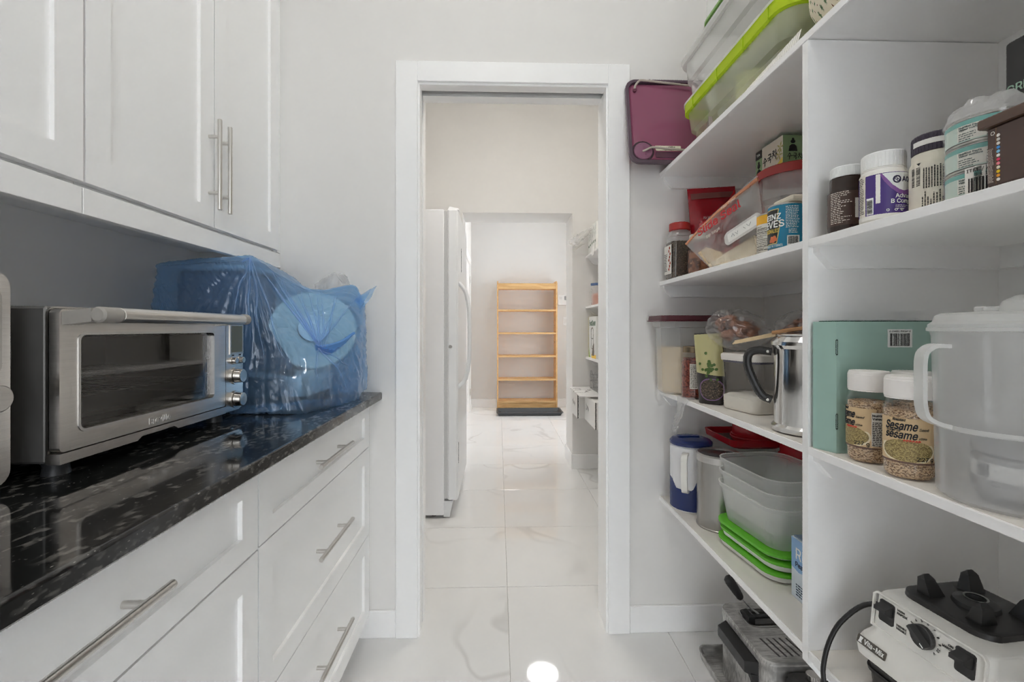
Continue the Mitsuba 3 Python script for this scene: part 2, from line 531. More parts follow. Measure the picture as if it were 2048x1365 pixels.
XF = -0.481
for (y0, y1, lab, fronts) in (
        (0.163, 0.922, 'white base cabinet nearest the viewer, under the left part of the black countertop',
         [(0.723, 0.886, 0.045, 0.043, (0.386, 0.643), 0.810), (0.092, 0.719, 0.055, 0.055, (0.386, 0.643), 0.62)]),
        (0.924, 1.700, 'white three-drawer base cabinet against the end wall, under the countertop',
         [(0.725, 0.886, 0.045, 0.043, (1.165, 1.419), 0.810), (0.400, 0.722, 0.050, 0.052, (1.166, 1.419), 0.573), (0.092, 0.397, 0.050, 0.052, (1.168, 1.419), 0.262)])):
    c = thing('base_cabinet', lab, 'cabinet')
    part(c, 'body', [box(XL + 0.002, XF - 0.022, y0, y1, 0.09, 0.8935), box(XL + 0.002, XF - 0.085, y0, y1, 0, 0.09)], 'white_paint', smooth=False)
    for (z0, z1, rt, rb, hy, hz) in fronts:
        shaker(c, 'drawer', XF, y0 + 0.0015, y1 - 0.0015, z0, z1, 0.0545, rt, rb, ((XF + 0.03, hy[0], hz), (XF + 0.03, hy[1], hz)))
    if y1 > 1:
        part(c, 'filler', box(XF - 0.03, XF - 0.006, 1.7005, 1.7215, 0.09, 0.8935), 'white_paint', smooth=False)

cz0, cz1, cx1 = 0.894, 0.923, -0.4388
prof = [(XL, cz0), (cx1 - 0.004, cz0), (cx1, cz0 + 0.004)] + [(cx1 - 0.006 + 0.006 * math.cos(a), cz1 - 0.006 + 0.006 * math.sin(a)) for a in np.linspace(0, PI / 2, 6)] + [(XL, cz1)]
lone('countertop', 'polished black granite countertop with pale flecks on the left base cabinets', 'countertop', prism(Polygon(prof), 'y', -0.6, 1.7215), 'granite')

# ------------------------------------------------------------------ shelving on the right
XS = 0.6187
SZ = [1.7595, 1.3434, 0.928, 0.5205]
TH = 0.0165


def liner_h(p, n, uv):
    a = dr.sin(p.x * 2 * PI / 0.007) * dr.sin(p.y * 2 * PI / 0.007)
    return ss(-0.2, 0.6, a)


scene['liner'] = {'type': 'twosided', 'b': {'type': 'bumpmap', 'arbitrary': mikit.proc(liner_h, eps=4e-4), 'scale': 0.0006,
                  'bsdf': {'type': 'principled', 'base_color': rgb((0.74, 0.71, 0.66)), 'roughness': 0.5, 'specular': 0.4}}}


def cleat(y, sgn, x0, x1, z):
    """chamfered support board on a side wall at y, on the side sgn"""
    h = 0.0435
    pr = Polygon([(x0, z), (x0, z - 0.012), (x0 + 0.028, z - h), (x1, z - h), (x1, z)])
    return prism(pr, 'y', min(y, y + sgn * 0.018), max(y, y + sgn * 0.018))


DY0, DY1 = 0.886, 0.903
EY0, EY1 = 0.060, 0.077        # the next upright, beside the viewer
for i, z in enumerate(SZ):
    names = ['top shelf', 'second shelf', 'third shelf', 'bottom shelf']
    if i == 0:
        s = thing('pantry_shelf', 'long white top shelf running over the divider, under the storage bins', 'shelf')
        part(s, 'board', box(XS, XR, -0.6, W, z - TH, z, 0.0012), 'white_paint', smooth=False)
        part(s, 'cleat', cleat(W, -1, 0.634, XR, z - TH), 'white_paint', smooth=False)
        part(s, 'back_cleat', box(XR - 0.018, XR, DY1, W - 0.018, z - TH - 0.0435, z - TH), 'white_paint', smooth=False)
        continue
    lab = ['', 'white shelf left of the divider carrying the zip bag and the blue can', 'white shelf left of the divider carrying the steel pot and the rice tub',
           'white shelf left of the divider carrying the green-lidded containers'][i]
    s = thing('pantry_shelf', lab, 'shelf')
    part(s, 'board', box(XS, XR, DY1, W, z - TH, z - 0.001, 0.001), 'white_paint', smooth=False)
    part(s, 'liner', box(XS + 0.004, XR, DY1 + 0.001, W - 0.004, z - 0.001, z), 'liner', smooth=False, label='pale dimpled shelf liner')
    part(s, 'cleat', cleat(W, -1, 0.632, XR, z - TH), 'white_paint', smooth=False)
    part(s, 'cleat', cleat(DY1, 1, 0.632, XR, z - TH), 'white_paint', smooth=False)
    part(s, 'back_cleat', box(XR - 0.018, XR, DY1 + 0.018, W - 0.018, z - TH - 0.0435, z - TH), 'white_paint', smooth=False)
    lab = ['', 'white shelf right of the divider carrying the vitamin jars and stacked cans', 'white shelf right of the divider carrying the mint box and sesame jars',
           'white low shelf right of the divider carrying the blender base'][i]
    s = thing('pantry_shelf', lab, 'shelf')
    part(s, 'board', box(XS, XR - 0.02, EY1, DY0, z - TH, z - 0.001, 0.001), 'white_paint', smooth=False)
    part(s, 'liner', box(XS + 0.004, XR - 0.02, EY1 + 0.001, DY0 - 0.001, z - 0.001, z), 'liner', smooth=False, label='pale dimpled shelf liner')
    part(s, 'cleat', cleat(DY0, -1, 0.629, XR - 0.018, z - TH), 'white_paint', smooth=False)
    part(s, 'back_cleat', box(XR - 0.036, XR - 0.018, EY1, DY0 - 0.018, z - TH - 0.0435, z - TH), 'white_paint', smooth=False)
zc = SZ[3] - TH
pd = Polygon([(XS, SZ[0] - TH - 0.0012), (XS, zc - 0.012), (XS + 0.03, zc - 0.045), (XR, zc - 0.045), (XR, SZ[0] - TH - 0.0012)])
lone('divider_panel', 'tall white upright panel dividing the two bays of shelves', 'panel', prism(pd, 'y', DY0, DY1), 'white_paint', smooth=False)
lone('divider_panel', 'white upright panel at the near end of the right bay, beside the viewer', 'panel', prism(pd, 'y', EY0, EY1), 'white_paint', smooth=False)
lone('wall_batten', 'narrow white upright batten at the back of the shelves beside the divider', 'batten', box(XR - 0.018, XR, 0.815, DY0, 0.0, SZ[0] - TH), 'white_paint', smooth=False)

# ------------------------------------------------------------------ materials of the objects
DIEL = {'type': 'thindielectric', 'int_ior': 1.45}
scene['clear'] = {'type': 'thindielectric', 'int_ior': 1.42, 'specular_transmittance': rgb((0.95, 0.95, 0.94))}
scene['oven_glass'] = {'type': 'thindielectric', 'int_ior': 1.55, 'specular_transmittance': rgb((0.45, 0.44, 0.43))}


def film(key, weight, tint, body, rough=0.25, trans=1.0):
    """thin plastic: part clear, part milky"""
    scene[key] = {'type': 'blendbsdf', 'weight': weight, 'a': {'type': 'thindielectric', 'int_ior': 1.5, 'specular_transmittance': rgb(tint)},
                  'b': {'type': 'principledthin', 'base_color': rgb(body), 'roughness': rough, 'diff_trans': trans, 'spec_trans': 0.0, 'eta': 1.5}}


film('frost', 0.30, (0.97, 0.98, 0.97), (0.95, 0.96, 0.95), 0.3, 0.6)
film('milky', 0.55, (0.94, 0.95, 0.94), (0.88, 0.88, 0.87), 0.3, 0.7)
film('cloudy', 0.33, (0.95, 0.95, 0.95), (0.88, 0.88, 0.88), 0.3, 0.7)
film('blue_film', 0.16, (0.60, 0.79, 0.97), (0.42, 0.65, 0.93), 0.14, 0.8)
film('thin_film', 0.035, (0.97, 0.97, 0.97), (0.9, 0.9, 0.9), 0.12, 0.6)
film('clear_film', 0.07, (0.97, 0.97, 0.97), (0.9, 0.9, 0.9), 0.12, 0.6)
film('lime_film', 0.8, (0.75, 0.9, 0.3), (0.66, 0.82, 0.06), 0.3, 0.6)
film('frost_lime', 0.2, (0.95, 0.99, 0.82), (0.86, 0.93, 0.66), 0.3, 0.6)
film('wrap_film', 0.35, (0.95, 0.95, 0.95), (0.9, 0.9, 0.9), 0.15)
film('blue_fold', 0.14, (0.78, 0.88, 0.98), (0.50, 0.70, 0.94), 0.12, 0.8)


def grain(key, scale, dark, light, pale=None, rough=0.55):
    def col(p, n, uv):
        a = nz(p.x * scale, p.y * scale, p.z * scale)
        b = nz(p.x * scale * 2.1 + 7, p.y * scale * 2.1, p.z * scale * 2.1)
        c = mix(dark, light, ss(0.30, 0.62, a))
        return mix(c, pale if pale is not None else light, ss(0.66, 0.85, b))
    principled(key, mikit.proc(col), rough)


grain('rice', 420, (0.42, 0.30, 0.16), (0.66, 0.52, 0.34), (0.77, 0.66, 0.49))
grain('sesame', 520, (0.20, 0.105, 0.05), (0.60, 0.42, 0.26), (0.74, 0.62, 0.46))
grain('pepper', 300, (0.012, 0.009, 0.007), (0.06, 0.04, 0.03), (0.45, 0.33, 0.22))
grain('dates', 60, (0.10, 0.035, 0.018), (0.30, 0.12, 0.06), (0.42, 0.20, 0.11), 0.28)
grain('beanpaste', 240, (0.06, 0.008, 0.006), (0.22, 0.05, 0.03), (0.34, 0.10, 0.06), 0.3)


def pine_col(p, n, uv):
    g = fb(p.x * 6, p.y * 30, p.z * 30, 3)
    k = dr.sin((p.x * 9 + p.z * 40 + p.y * 40 + g * 10))
    return mix((0.60, 0.35, 0.14), (0.74, 0.48, 0.22), 0.5 + 0.35 * k)


principled('pine', mikit.proc(pine_col), 0.4)


def worn_col(p, n, uv):
    a = fb(p.x * 25, p.y * 25, p.z * 25, 3)
    s = fb(p.x * 40, p.y * 350, p.z * 60, 2)
    return mix((0.24, 0.235, 0.225), (0.58, 0.57, 0.55), ss(0.3, 0.75, a * 0.6 + s * 0.4))


principled('worn_metal', mikit.proc(worn_col), 0.36, 0.45)


def cloth_col(p, n, uv):
    u, v = p.y * 70.0, (p.z + p.x * 0.7) * 70.0
    fx, fy = u - dr.floor(u) - 0.5, v - dr.floor(v) - 0.5
    r = dr.sqrt(fx * fx + fy * fy)
    a = dr.atan2(fy, fx)
    star = 1 - ss(0.14, 0.18, r * (1.0 + 0.35 * dr.cos(a * 8)))
    u2, v2 = u + 0.5, v + 0.5
    gx, gy = u2 - dr.floor(u2) - 0.5, v2 - dr.floor(v2) - 0.5
    dot = 1 - ss(0.07, 0.10, dr.sqrt(gx * gx + gy * gy))
    c = mix((0.76, 0.70, 0.55), (0.10, 0.17, 0.08), star)
    return mix(c, (0.16, 0.07, 0.05), dot)


principled('print_cloth', mikit.proc(cloth_col), 0.85, spec=0.2)
BLACK, INK = srgb(28, 28, 28), srgb(35, 33, 33)
WHITE = srgb(238, 238, 236)
STEEL = (0.60, 0.58, 0.55)


def pouch(w, h, t, nu=18, nv=22, seed=0, amp=0.004, top=0.0, belly=0.35):
    """a filled bag: local x width, z height, y thickness; sealed at the sides and the top"""
    u = np.linspace(-1, 1, nu); v = np.linspace(0, 1, nv)
    U, V = np.meshgrid(u, v)
    f = np.where(V < belly, 0.75 + 0.25 * np.sin(V / belly * PI / 2), 1 - ((V - belly) / (1 - belly)) ** 2.2 * (1 - top))
    th = t / 2 * (1 - np.abs(U) ** 3.0) * f
    out = []
    for sgn in (-1, 1):
        p = np.stack([U * w / 2, sgn * th, V * h], -1).reshape(-1, 3)
        q = meshkit.fbm(np.column_stack([p[:, 0] * 26, np.full(len(p), sgn * 3.0), p[:, 2] * 18]), 3, seed)
        r = 1 - np.abs(2 * q - 1) * 2
        p[:, 1] += sgn * r * amp * np.clip(th.ravel() / (t / 2) * 3, 0.15, 1)
        out.append(p)
    n = nu * nv
    F = []
    for s in range(2):
        for j in range(nv - 1):
            for i in range(nu - 1):
                a = s * n + j * nu + i
                q = [(a, a + 1, a + nu + 1), (a, a + nu + 1, a + nu)]
                F += q if s == 0 else [x[::-1] for x in q]
    return trimesh.Trimesh(np.vstack(out), F, process=False)


def pouch_front(w, h, t, x, z, top=0.0, belly=0.35):
    """front surface of the pouch (y) at local x, z"""
    u, v = 2 * x / w, z / h
    f = np.where(v < belly, 0.75 + 0.25 * np.sin(np.clip(v, 0, belly) / belly * PI / 2), 1 - (np.clip((v - belly) / (1 - belly), 0, 1)) ** 2.2 * (1 - top))
    return -t / 2 * (1 - np.abs(u) ** 3.0) * f


def on_pouch(m, w, h, t, dx, dz, lift=0.002, top=0.0, belly=0.35, step=0.012):
    """lays a flat print (x right, y up) onto the front of a pouch"""
    v, f = trimesh.remesh.subdivide_to_size(np.array(m.vertices), np.array(m.faces), step, max_iter=12)
    X, Z = v[:, 0] + dx, v[:, 1] + dz
    Y = pouch_front(w, h, t, X, Z, top, belly) - lift - v[:, 2]
    return trimesh.Trimesh(np.column_stack([X, Y, Z]), f, process=False)


def rbox(cx, cy, w, d, z0, z1, r, n=6, b=0.0):
    if b > 0:
        return loft([ring(rrect(w - 2 * b, d - 2 * b, max(r - b, 1e-3), n, cx, cy), z0), ring(rrect(w, d, r, n, cx, cy), z0 + b),
                     ring(rrect(w, d, r, n, cx, cy), z1 - b), ring(rrect(w - 2 * b, d - 2 * b, max(r - b, 1e-3), n, cx, cy), z1)])
    return loft([ring(rrect(w, d, r, n, cx, cy), z0), ring(rrect(w, d, r, n, cx, cy), z1)])


def toward(c):
    """angle in degrees from a point to the viewer's spot (used to face labels into the aisle)"""
    return math.degrees(math.atan2(-c[1], -c[0]))


# ================================================================== LEFT COUNTER
CZ = 0.923
# ---- steel appliance cut off by the left edge
a = thing('steel_appliance', 'brushed steel countertop appliance with a round knob, cut off at the left edge', 'appliance')
part(a, 'body', box(-1.08, -0.738, 0.26, 0.686, 0.938, 1.240, 0.012), 'satin', srgb(70, 69, 67))
outer = Polygon(rrect(0.43, 0.312, 0.022, 6, 0.477, 1.091))
win = Polygon(rrect(0.30, 0.11, 0.006, 4, 0.525, 1.160))
part(a, 'front_plate', prism(outer.difference(win), 'x', -0.738, -0.722), 'brushed', smooth=20)
part(a, 'display_window', box(-0.738, -0.731, 0.374, 0.676, 1.104, 1.216), 'gloss', srgb(60, 58, 56))
part(a, 'window_rim', prism(Polygon(rrect(0.306, 0.116, 0.008, 4, 0.525, 1.160)).difference(win), 'x', -0.722, -0.719), 'metalvc', STEEL)
part(a, 'knob', [cyl((-0.722, 0.652, 1.066), (-0.716, 0.652, 1.066), 0.024, 28), cyl((-0.716, 0.652, 1.066), (-0.694, 0.652, 1.066), 0.0195, 28, b=0.002)], 'brushed')
part(a, 'button', cyl((-0.722, 0.664, 0.972), (-0.716, 0.664, 0.972), 0.010, 20, b=0.001), 'brushed')
for y in (0.31, 0.64):
    for x in (-1.05, -0.78):
        part(a, 'foot', cyl((x, y, CZ), (x, y, 0.94), 0.016, 14), 'satin', BLACK)

# ---- toaster oven
o = thing('toaster_oven', 'stainless toaster oven with a glass door, bar handle and knobs on the black countertop', 'toaster oven')
ox0, ox1, oy0, oy1, oz0, oz1 = -0.985, -0.714, 0.736, 1.243, 0.949, 1.200
DARK = srgb(72, 71, 69)
shell = [box(ox0, ox1, oy0, oy1, oz1 - 0.012, oz1, 0.004), box(ox0, ox1, oy0, oy1, oz0, oz0 + 0.012, 0.004), box(ox0, ox1, oy0, oy0 + 0.012, oz0, oz1, 0.004),
         box(ox0, ox1, 1.150, oy1, oz0, oz1, 0.004), box(ox0, ox0 + 0.012, oy0, oy1, oz0, oz1, 0.004)]
principled('oven_side', (0.17, 0.167, 0.16), 0.36, 0.5)
part(o, 'housing', shell, 'oven_side', label='dark grey metal housing')
part(o, 'rim', prism(Polygon(rrect(oy1 - oy0, oz1 - oz0, 0.012, 4, (oy0 + oy1) / 2, (oz0 + oz1) / 2)).difference(Polygon(rrect(oy1 - oy0 - 0.006, oz1 - oz0 - 0.006, 0.01, 4, (oy0 + oy1) / 2, (oz0 + oz1) / 2))), 'x', -0.7145, -0.711), 'metalvc', STEEL)
part(o, 'gasket', prism(sbox(0.745, 0.962, 1.160, 1.192).difference(sbox(0.772, 1.0, 1.117, 1.151)), 'x', -0.714, -0.706), 'satin', srgb(20, 20, 20))
door_o = Polygon(rrect(0.434, 0.228, 0.008, 4, 0.950, 1.0815))
door_w = Polygon(rrect(0.352, 0.157, 0.010, 5, 0.944, 1.0755))
dk = part(o, 'door', prism(door_o.difference(door_w), 'x', -0.706, -0.690), 'brushed', smooth=25)
part(dk, 'bevel', prism(Polygon(rrect(0.360, 0.165, 0.013, 5, 0.944, 1.0755)).difference(Polygon(rrect(0.3515, 0.1565, 0.010, 5, 0.944, 1.0755))), 'x', -0.692, -0.6885), 'metalvc', (0.72, 0.71, 0.69))
k = numbered(dk + '__window')
put(k, box(-0.7005, -0.6975, 0.766, 1.122, 0.995, 1.156), 'oven_glass', smooth=False)
labels[k] = {'label': 'dark glass window'}
fr = prism(sbox(0.7675, 0.9965, 1.1205, 1.1545).difference(sbox(0.779, 1.003, 1.104, 1.150)), 'x', -0.7040, -0.7012)
part(dk, 'window_border', fr, 'gloss', srgb(14, 14, 14))
fp = [text(s, 0.0065, bold=True, maxw=0.013).apply_transform(FRAME((-0.7010, 1.1055, z), (0, 1, 0), (0, 0, 1))) for s, z in (('TOAST', 1.090), ('BAKE', 1.052), ('PIZZA', 1.015))]
part(dk, 'rack_marks', fp, 'matte', srgb(150, 150, 150))
hx, hz = -0.628, 1.186
part(dk, 'handle', cyl((hx, 0.768, hz), (hx, 1.128, hz - 0.001), 0.0125, 28, b=0.001), 'handle_steel')
for y0, y1 in ((0.728, 0.768), (1.128, 1.150)):
    e = 0.010 if y0 < 0.9 else -0.006
    yo = y0 + 0.008 if y0 < 0.9 else y1 - 0.004
    m = [cyl((hx, y0, hz), (hx, y1, hz), 0.0128, 24, b=0.003)]
    m.append(hull([(hx - 0.010, y, hz + q) for y in (min(y0, y1) + 0.001, max(y0, y1) - 0.003) for q in (-0.011, 0.011)] + [(-0.6895, y, 1.180 + q) for y in (yo, yo + (0.028 if y0 < 0.9 else -0.024)) for q in (-0.010, 0.011)]))
    part(dk, 'handle_end', m, 'satin', srgb(150, 146, 140), label='grey handle end')
sp = sbox(0.733, 0.949, 1.1675, 0.9655).difference(Polygon([(0.885, 0.948), (0.900, 0.9565), (0.985, 0.9565), (1.0, 0.948)]))
part(o, 'base_strip', prism(sp, 'x', -0.712, -0.6895), 'brushed', smooth=False)
cp = Polygon([(1.1685, 0.950), (1.225, 0.950), (1.238, 0.956), (1.244, 0.968), (1.244, 1.182), (1.238, 1.193), (1.228, 1.196), (1.1685, 1.196)])
cpk = part(o, 'control_panel', prism(cp, 'x', -0.712, -0.690), 'brushed', smooth=25)
part(cpk, 'display', [box(-0.690, -0.6885, 1.186, 1.240, 1.100, 1.172, 0.0005)], 'satin', srgb(92, 96, 84), label='grey green display')
part(cpk, 'display_frame', prism(sbox(1.183, 1.097, 1.243, 1.175).difference(sbox(1.1875, 1.1015, 1.2385, 1.1705)), 'x', -0.690, -0.688), 'metalvc', STEEL)
for z, r in ((1.040, 0.0185), (0.979, 0.0185)):
    part(o, 'knob', [cyl((-0.690, 1.208, z), (-0.6865, 1.208, z), r + 0.004, 30), cyl((-0.6865, 1.208, z), (-0.668, 1.208, z), r, 30, r1=r - 0.001, b=0.0015)], 'chrome', (0.62, 0.60, 0.57))
for y in (1.198, 1.230):
    part(o, 'button', [cyl((-0.690, y, 1.080), (-0.688, y, 1.080), 0.0105, 20), cyl((-0.688, y, 1.080), (-0.679, y, 1.080), 0.0082, 20, b=0.001)], 'chrome', (0.62, 0.60, 0.57))
lm = [text(s, 0.0028, bold=True, maxw=0.012).apply_transform(FRAME((-0.6898, y, z), (0, 1, 0), (0, 0, 1))) for s, y, z in (('START', 1.192, 1.0925), ('A BAKE', 1.223, 1.0925))]
part(cpk, 'lettering', lm, 'matte', INK)
part(o, 'brand_lettering', text('Breville', 0.0125, 0.0008, True, maxw=0.066).apply_transform(FRAME((-0.690, 0.916, 0.9735), (0, 1, 0), (0, 0, 1))), 'metalvc', (0.75, 0.74, 0.72))
for y in (0.775, 1.195):
    for x in (-0.95, -0.735):
        part(o, 'foot', lathe([(0, CZ), (0.019, CZ), (0.017, 0.936), (0.020, 0.950), (0, 0.950)], 18, (x, y, 0)), 'satin', srgb(45, 46, 48))
for z in (1.045, 1.075):
    wires = [tube([(x, 0.752, z), (x, 1.148, z)], 0.0012, 6) for x in (-0.735, -0.96)] + [tube([(-0.735, y, z), (-0.96, y, z)], 0.001, 5) for y in np.linspace(0.77, 1.13, 13)]
    part(o, 'rack', wires, 'metalvc', (0.55, 0.54, 0.52))
part(o, 'tray', [box(-0.96, -0.73, 0.755, 1.145, 1.008, 1.012), box(-0.733, -0.729, 0.755, 1.145, 1.008, 1.016)], 'metalvc', (0.6, 0.59, 0.57))
part(o, 'side_latch', box(-0.80, -0.765, 0.7335, 0.736, 1.10, 1.16, 0.003), 'satin', srgb(60, 60, 60))

# ---- meat slicer under its bag
s = thing('meat_slicer', 'steel meat slicer with a large pale round plate, under the blue bag', 'meat slicer')
part(s, 'motor_housing', box(-0.955, -0.745, 1.365, 1.55, 0.95, 1.335, 0.012), 'satin', srgb(84, 94, 112))
part(s, 'top_cover', box(-0.955, -0.735, 1.360, 1.555, 1.335, 1.352, 0.006), 'satin', srgb(150, 160, 170))
part(s, 'base', box(-0.80, -0.575, 1.375, 1.60, 0.945, 1.032, 0.014), 'brushed')
part(s, 'base_skirt', box(-0.80, -0.585, 1.385, 1.59, 0.928, 0.948, 0.003), 'satin', BLACK)
dn = np.array([0.36, -0.86, 0.36]); dn /= np.linalg.norm(dn)
dc = np.array([-0.612, 1.520, 1.158])
part(s, 'plate', cyl(dc, dc + dn * 0.012, 0.134, 56, b=0.003), 'satin', srgb(225, 224, 212), label='large pale round plate')
part(s, 'blade_hub', cyl(dc + dn * 0.012, dc + dn * 0.022, 0.05, 32, b=0.003), 'brushed')
part(s, 'carriage', hull([(-0.80, 1.40, 1.04), (-0.80, 1.42, 1.05), (-0.62, 1.37, 1.04), (-0.62, 1.39, 1.05), (-0.74, 1.42, 1.20), (-0.74, 1.44, 1.20), (-0.80, 1.43, 1.18), (-0.80, 1.45, 1.18)]), 'satin', srgb(60, 66, 78))
part(s, 'pillar', box(-0.72, -0.66, 1.50, 1.56, 1.03, 1.20, 0.006), 'brushed')
for x in (-0.78, -0.60):
    for y in (1.40, 1.57):
        part(s, 'foot', cyl((x, y, CZ), (x, y, 0.93), 0.012, 12), 'satin', BLACK)


def drape(pts, h, amp, peak, seed, freq=11):
    m = hull(pts)
    v, f = trimesh.remesh.subdivide_to_size(m.vertices, m.faces, h, max_iter=20)
    m = trimesh.Trimesh(v, f)
    m.merge_vertices()
    trimesh.smoothing.filter_laplacian(m, lamb=0.5, iterations=3)
    v = np.array(m.vertices); n = np.array(m.vertex_normals)
    d = v - peak
    dist = np.linalg.norm(d, axis=1)
    e = d / (dist[:, None] + 1e-6)
    q = meshkit.fbm(np.column_stack([e[:, 0] * freq, e[:, 1] * freq, e[:, 2] * freq]) + dist[:, None] * 2.5, 3, seed)
    r = 1 - np.abs(2 * q - 1) * 2
    q2 = meshkit.fbm(v * 38, 3, seed + 9)
    r2 = 1 - np.abs(2 * q2 - 1) * 2
    k = np.clip(dist / 0.12, 0.25, 1)
    m.vertices = v + n * (amp * k * r + amp * 0.45 * r2)[:, None]
    return m


BAG = [(-0.715, 1.325, 1.374), (-0.735, 1.318, 1.360), (-0.972, 1.325, 1.346), (-0.985, 1.325, 1.233), (-0.99, 1.33, 0.926), (-0.95, 1.60, 1.32), (-0.74, 1.57, 1.345), (-0.985, 1.60, 0.926),
       (-0.482, 1.545, 1.300), (-0.462, 1.545, 1.262), (-0.56, 1.60, 1.285), (-0.478, 1.62, 1.22), (-0.487, 1.54, 1.09), (-0.470, 1.53, 0.985), (-0.465, 1.60, 0.960), (-0.52, 1.64, 0.926), (-0.60, 1.645, 1.10),
       (-0.76, 1.285, 0.926), (-0.545, 1.285, 0.926), (-0.56, 1.365, 1.055), (-0.66, 1.33, 1.20), (-0.47, 1.49, 0.930)]
bag = drape(BAG, 0.009, 0.0068, np.array([-0.715, 1.325, 1.378]), 5, 13)
bv = np.array(bag.vertices)
sx_ = np.clip((bv[:, 0] + 0.71) / 0.22, 0, 1)
bv[:, 2] -= 0.050 * np.sin(sx_ * PI) ** 1.2 * np.clip((bv[:, 2] - 1.12) / 0.16, 0, 1)
sl = np.clip((bv[:, 0] + 0.76) / 0.30, 0, 1) * np.clip((1.22 - bv[:, 2]) / 0.1, 0, 1) * np.clip((bv[:, 2] - 1.02) / 0.06, 0, 1)
bv[:, 1] += 0.05 * sl * np.clip((1.50 - bv[:, 1]) / 0.12, 0, 1)
bag.vertices = bv
fc = np.array(bag.triangles_center); keep = ~((np.array(bag.face_normals)[:, 2] < -0.6) & (fc[:, 2] < 0.95))
bag = trimesh.Trimesh(bag.vertices, np.array(bag.faces)[keep], process=False)
bv = np.array(bag.vertices)
bv[:, 2] = np.maximum(bv[:, 2], CZ + 0.002)
bv[:, 1] = np.clip(bv[:, 1], 1.262, 1.664)
bag.vertices = bv
bk = thing('plastic_bag', 'crinkled translucent blue plastic bag pulled over the meat slicer', 'plastic bag')
part(bk, 'sheet', bag, 'blue_film', smooth=True)
from scipy.spatial import cKDTree
tree_ = cKDTree(np.array(bag.vertices)); bn_ = np.array(bag.vertex_normals)
fan = [((-0.545, 1.39, 1.115), t_) for t_ in ((-0.700, 1.335, 1.345), (-0.690, 1.36, 1.34), (-0.665, 1.38, 1.31), (-0.63, 1.42, 1.285), (-0.59, 1.47, 1.275), (-0.53, 1.52, 1.285), (-0.478, 1.545, 1.275))]
fan += [((-0.712, 1.328, 1.365), t_) for t_ in ((-0.70, 1.31, 1.12), (-0.66, 1.31, 1.05), (-0.76, 1.315, 1.15), (-0.62, 1.33, 1.06))]
fan += [((-0.545, 1.39, 1.105), t_) for t_ in ((-0.49, 1.47, 1.03), (-0.50, 1.45, 0.97), (-0.56, 1.36, 0.99))]
fan += [((-0.545 + 0.006 * i, 1.39, 1.112), (-0.705 + 0.034 * i, 1.34 + 0.03 * i, 1.335 - 0.012 * i)) for i in range(6)]
for s0_, e0_ in fan:
    L_ = np.linspace(0, 1, 26)[:, None]
    pts_ = np.array(s0_) * (1 - L_) + np.array(e0_) * L_
    _, ii = tree_.query(pts_, k=14)
    pp = np.array(bag.vertices)[ii].mean(1) + bn_[ii].mean(1) * 0.0035
    for _ in range(3):
        pp[1:-1] = (pp[:-2] + 2 * pp[1:-1] + pp[2:]) / 4
    part(bk, 'fold', tube(pp, 0.0036 - 0.0026 * np.abs(2 * L_[:, 0] - 0.7), 7), 'blue_fold', smooth=True)
# gathered corner and loose hem
gx = np.linspace(0, 1, 22)
G = []
for i, t_ in enumerate(gx):
    ring_ = []
    for a_ in np.arange(14) * 2 * PI / 14:
        rr = 0.010 + 0.036 * t_ ** 1.5 + 0.008 * math.sin(a_ * 5 + i * 0.3) * t_
        ring_.append((-0.482 + 0.045 * t_ + rr * 0.55 * math.cos(a_), 1.545 - 0.01 * t_ + rr * 0.5 * math.sin(a_), 1.262 + 0.004 * t_ + rr * math.cos(a_) * 0.9))
    G.append(np.array(ring_))
part(bk, 'gathered_corner', loft(G, False, False), 'blue_film', smooth=True)
hu, hv = np.meshgrid(np.linspace(0, 1, 44), np.linspace(0, 1, 10))
q = meshkit.fbm(np.stack([hu * 9, hv * 4, hu * 0], -1), 3, 4)
hx_ = -0.74 + 0.26 * hu + 0.012 * (q - 0.5)
hy_ = 1.30 + 0.16 * hu ** 2 - 0.05 * hv * np.sin(np.clip(hu * 1.15, 0, 1) * PI) + 0.01 * (q - 0.5)
hz_ = CZ + 0.003 + 0.026 * (1 - np.abs(2 * q - 1)) * np.sin(hv * PI * 0.9) * np.sin(np.clip(hu, 0, 1) * PI) + 0.02 * (1 - hv) ** 2
idx = [(j * 44 + i, j * 44 + i + 1, (j + 1) * 44 + i + 1) for j in range(9) for i in range(43)] + [(j * 44 + i, (j + 1) * 44 + i + 1, (j + 1) * 44 + i) for j in range(9) for i in range(43)]
part(bk, 'hem', trimesh.Trimesh(np.stack([hx_, hy_, hz_], -1).reshape(-1, 3), idx, process=False), 'blue_film', smooth=True)
tie = [spline(np.array([(-0.56, 1.405, 1.105), (-0.53, 1.42, 1.098 + 0.004 * k), (-0.495, 1.45, 1.118), (-0.475 + 0.004 * k, 1.49, 1.145)]) + [0.0, -0.003 * k, 0.002 * k], 6) for k in range(-2, 3)]
part(bk, 'bunched_fold', [tube(t_, 0.0045, 7) for t_ in tie], 'satin', srgb(84, 134, 192), label='dark blue bunched fold')
cb = drape([(-0.64, 1.675, 1.20), (-0.50, 1.675, 1.20), (-0.64, 1.705, 1.22), (-0.52, 1.705, 1.20), (-0.68, 1.69, 1.315), (-0.60, 1.68, 1.36), (-0.57, 1.705, 1.355), (-0.55, 1.69, 1.30)], 0.012, 0.005, np.array([-0.6, 1.68, 1.3]), 12)
lone('plastic_bag', 'small clear crumpled plastic bag behind the blue bag, against the end wall', 'plastic bag', cb, 'clear_film', smooth=True)

# ================================================================== TOP SHELF
S1, S2, S3, S4 = SZ
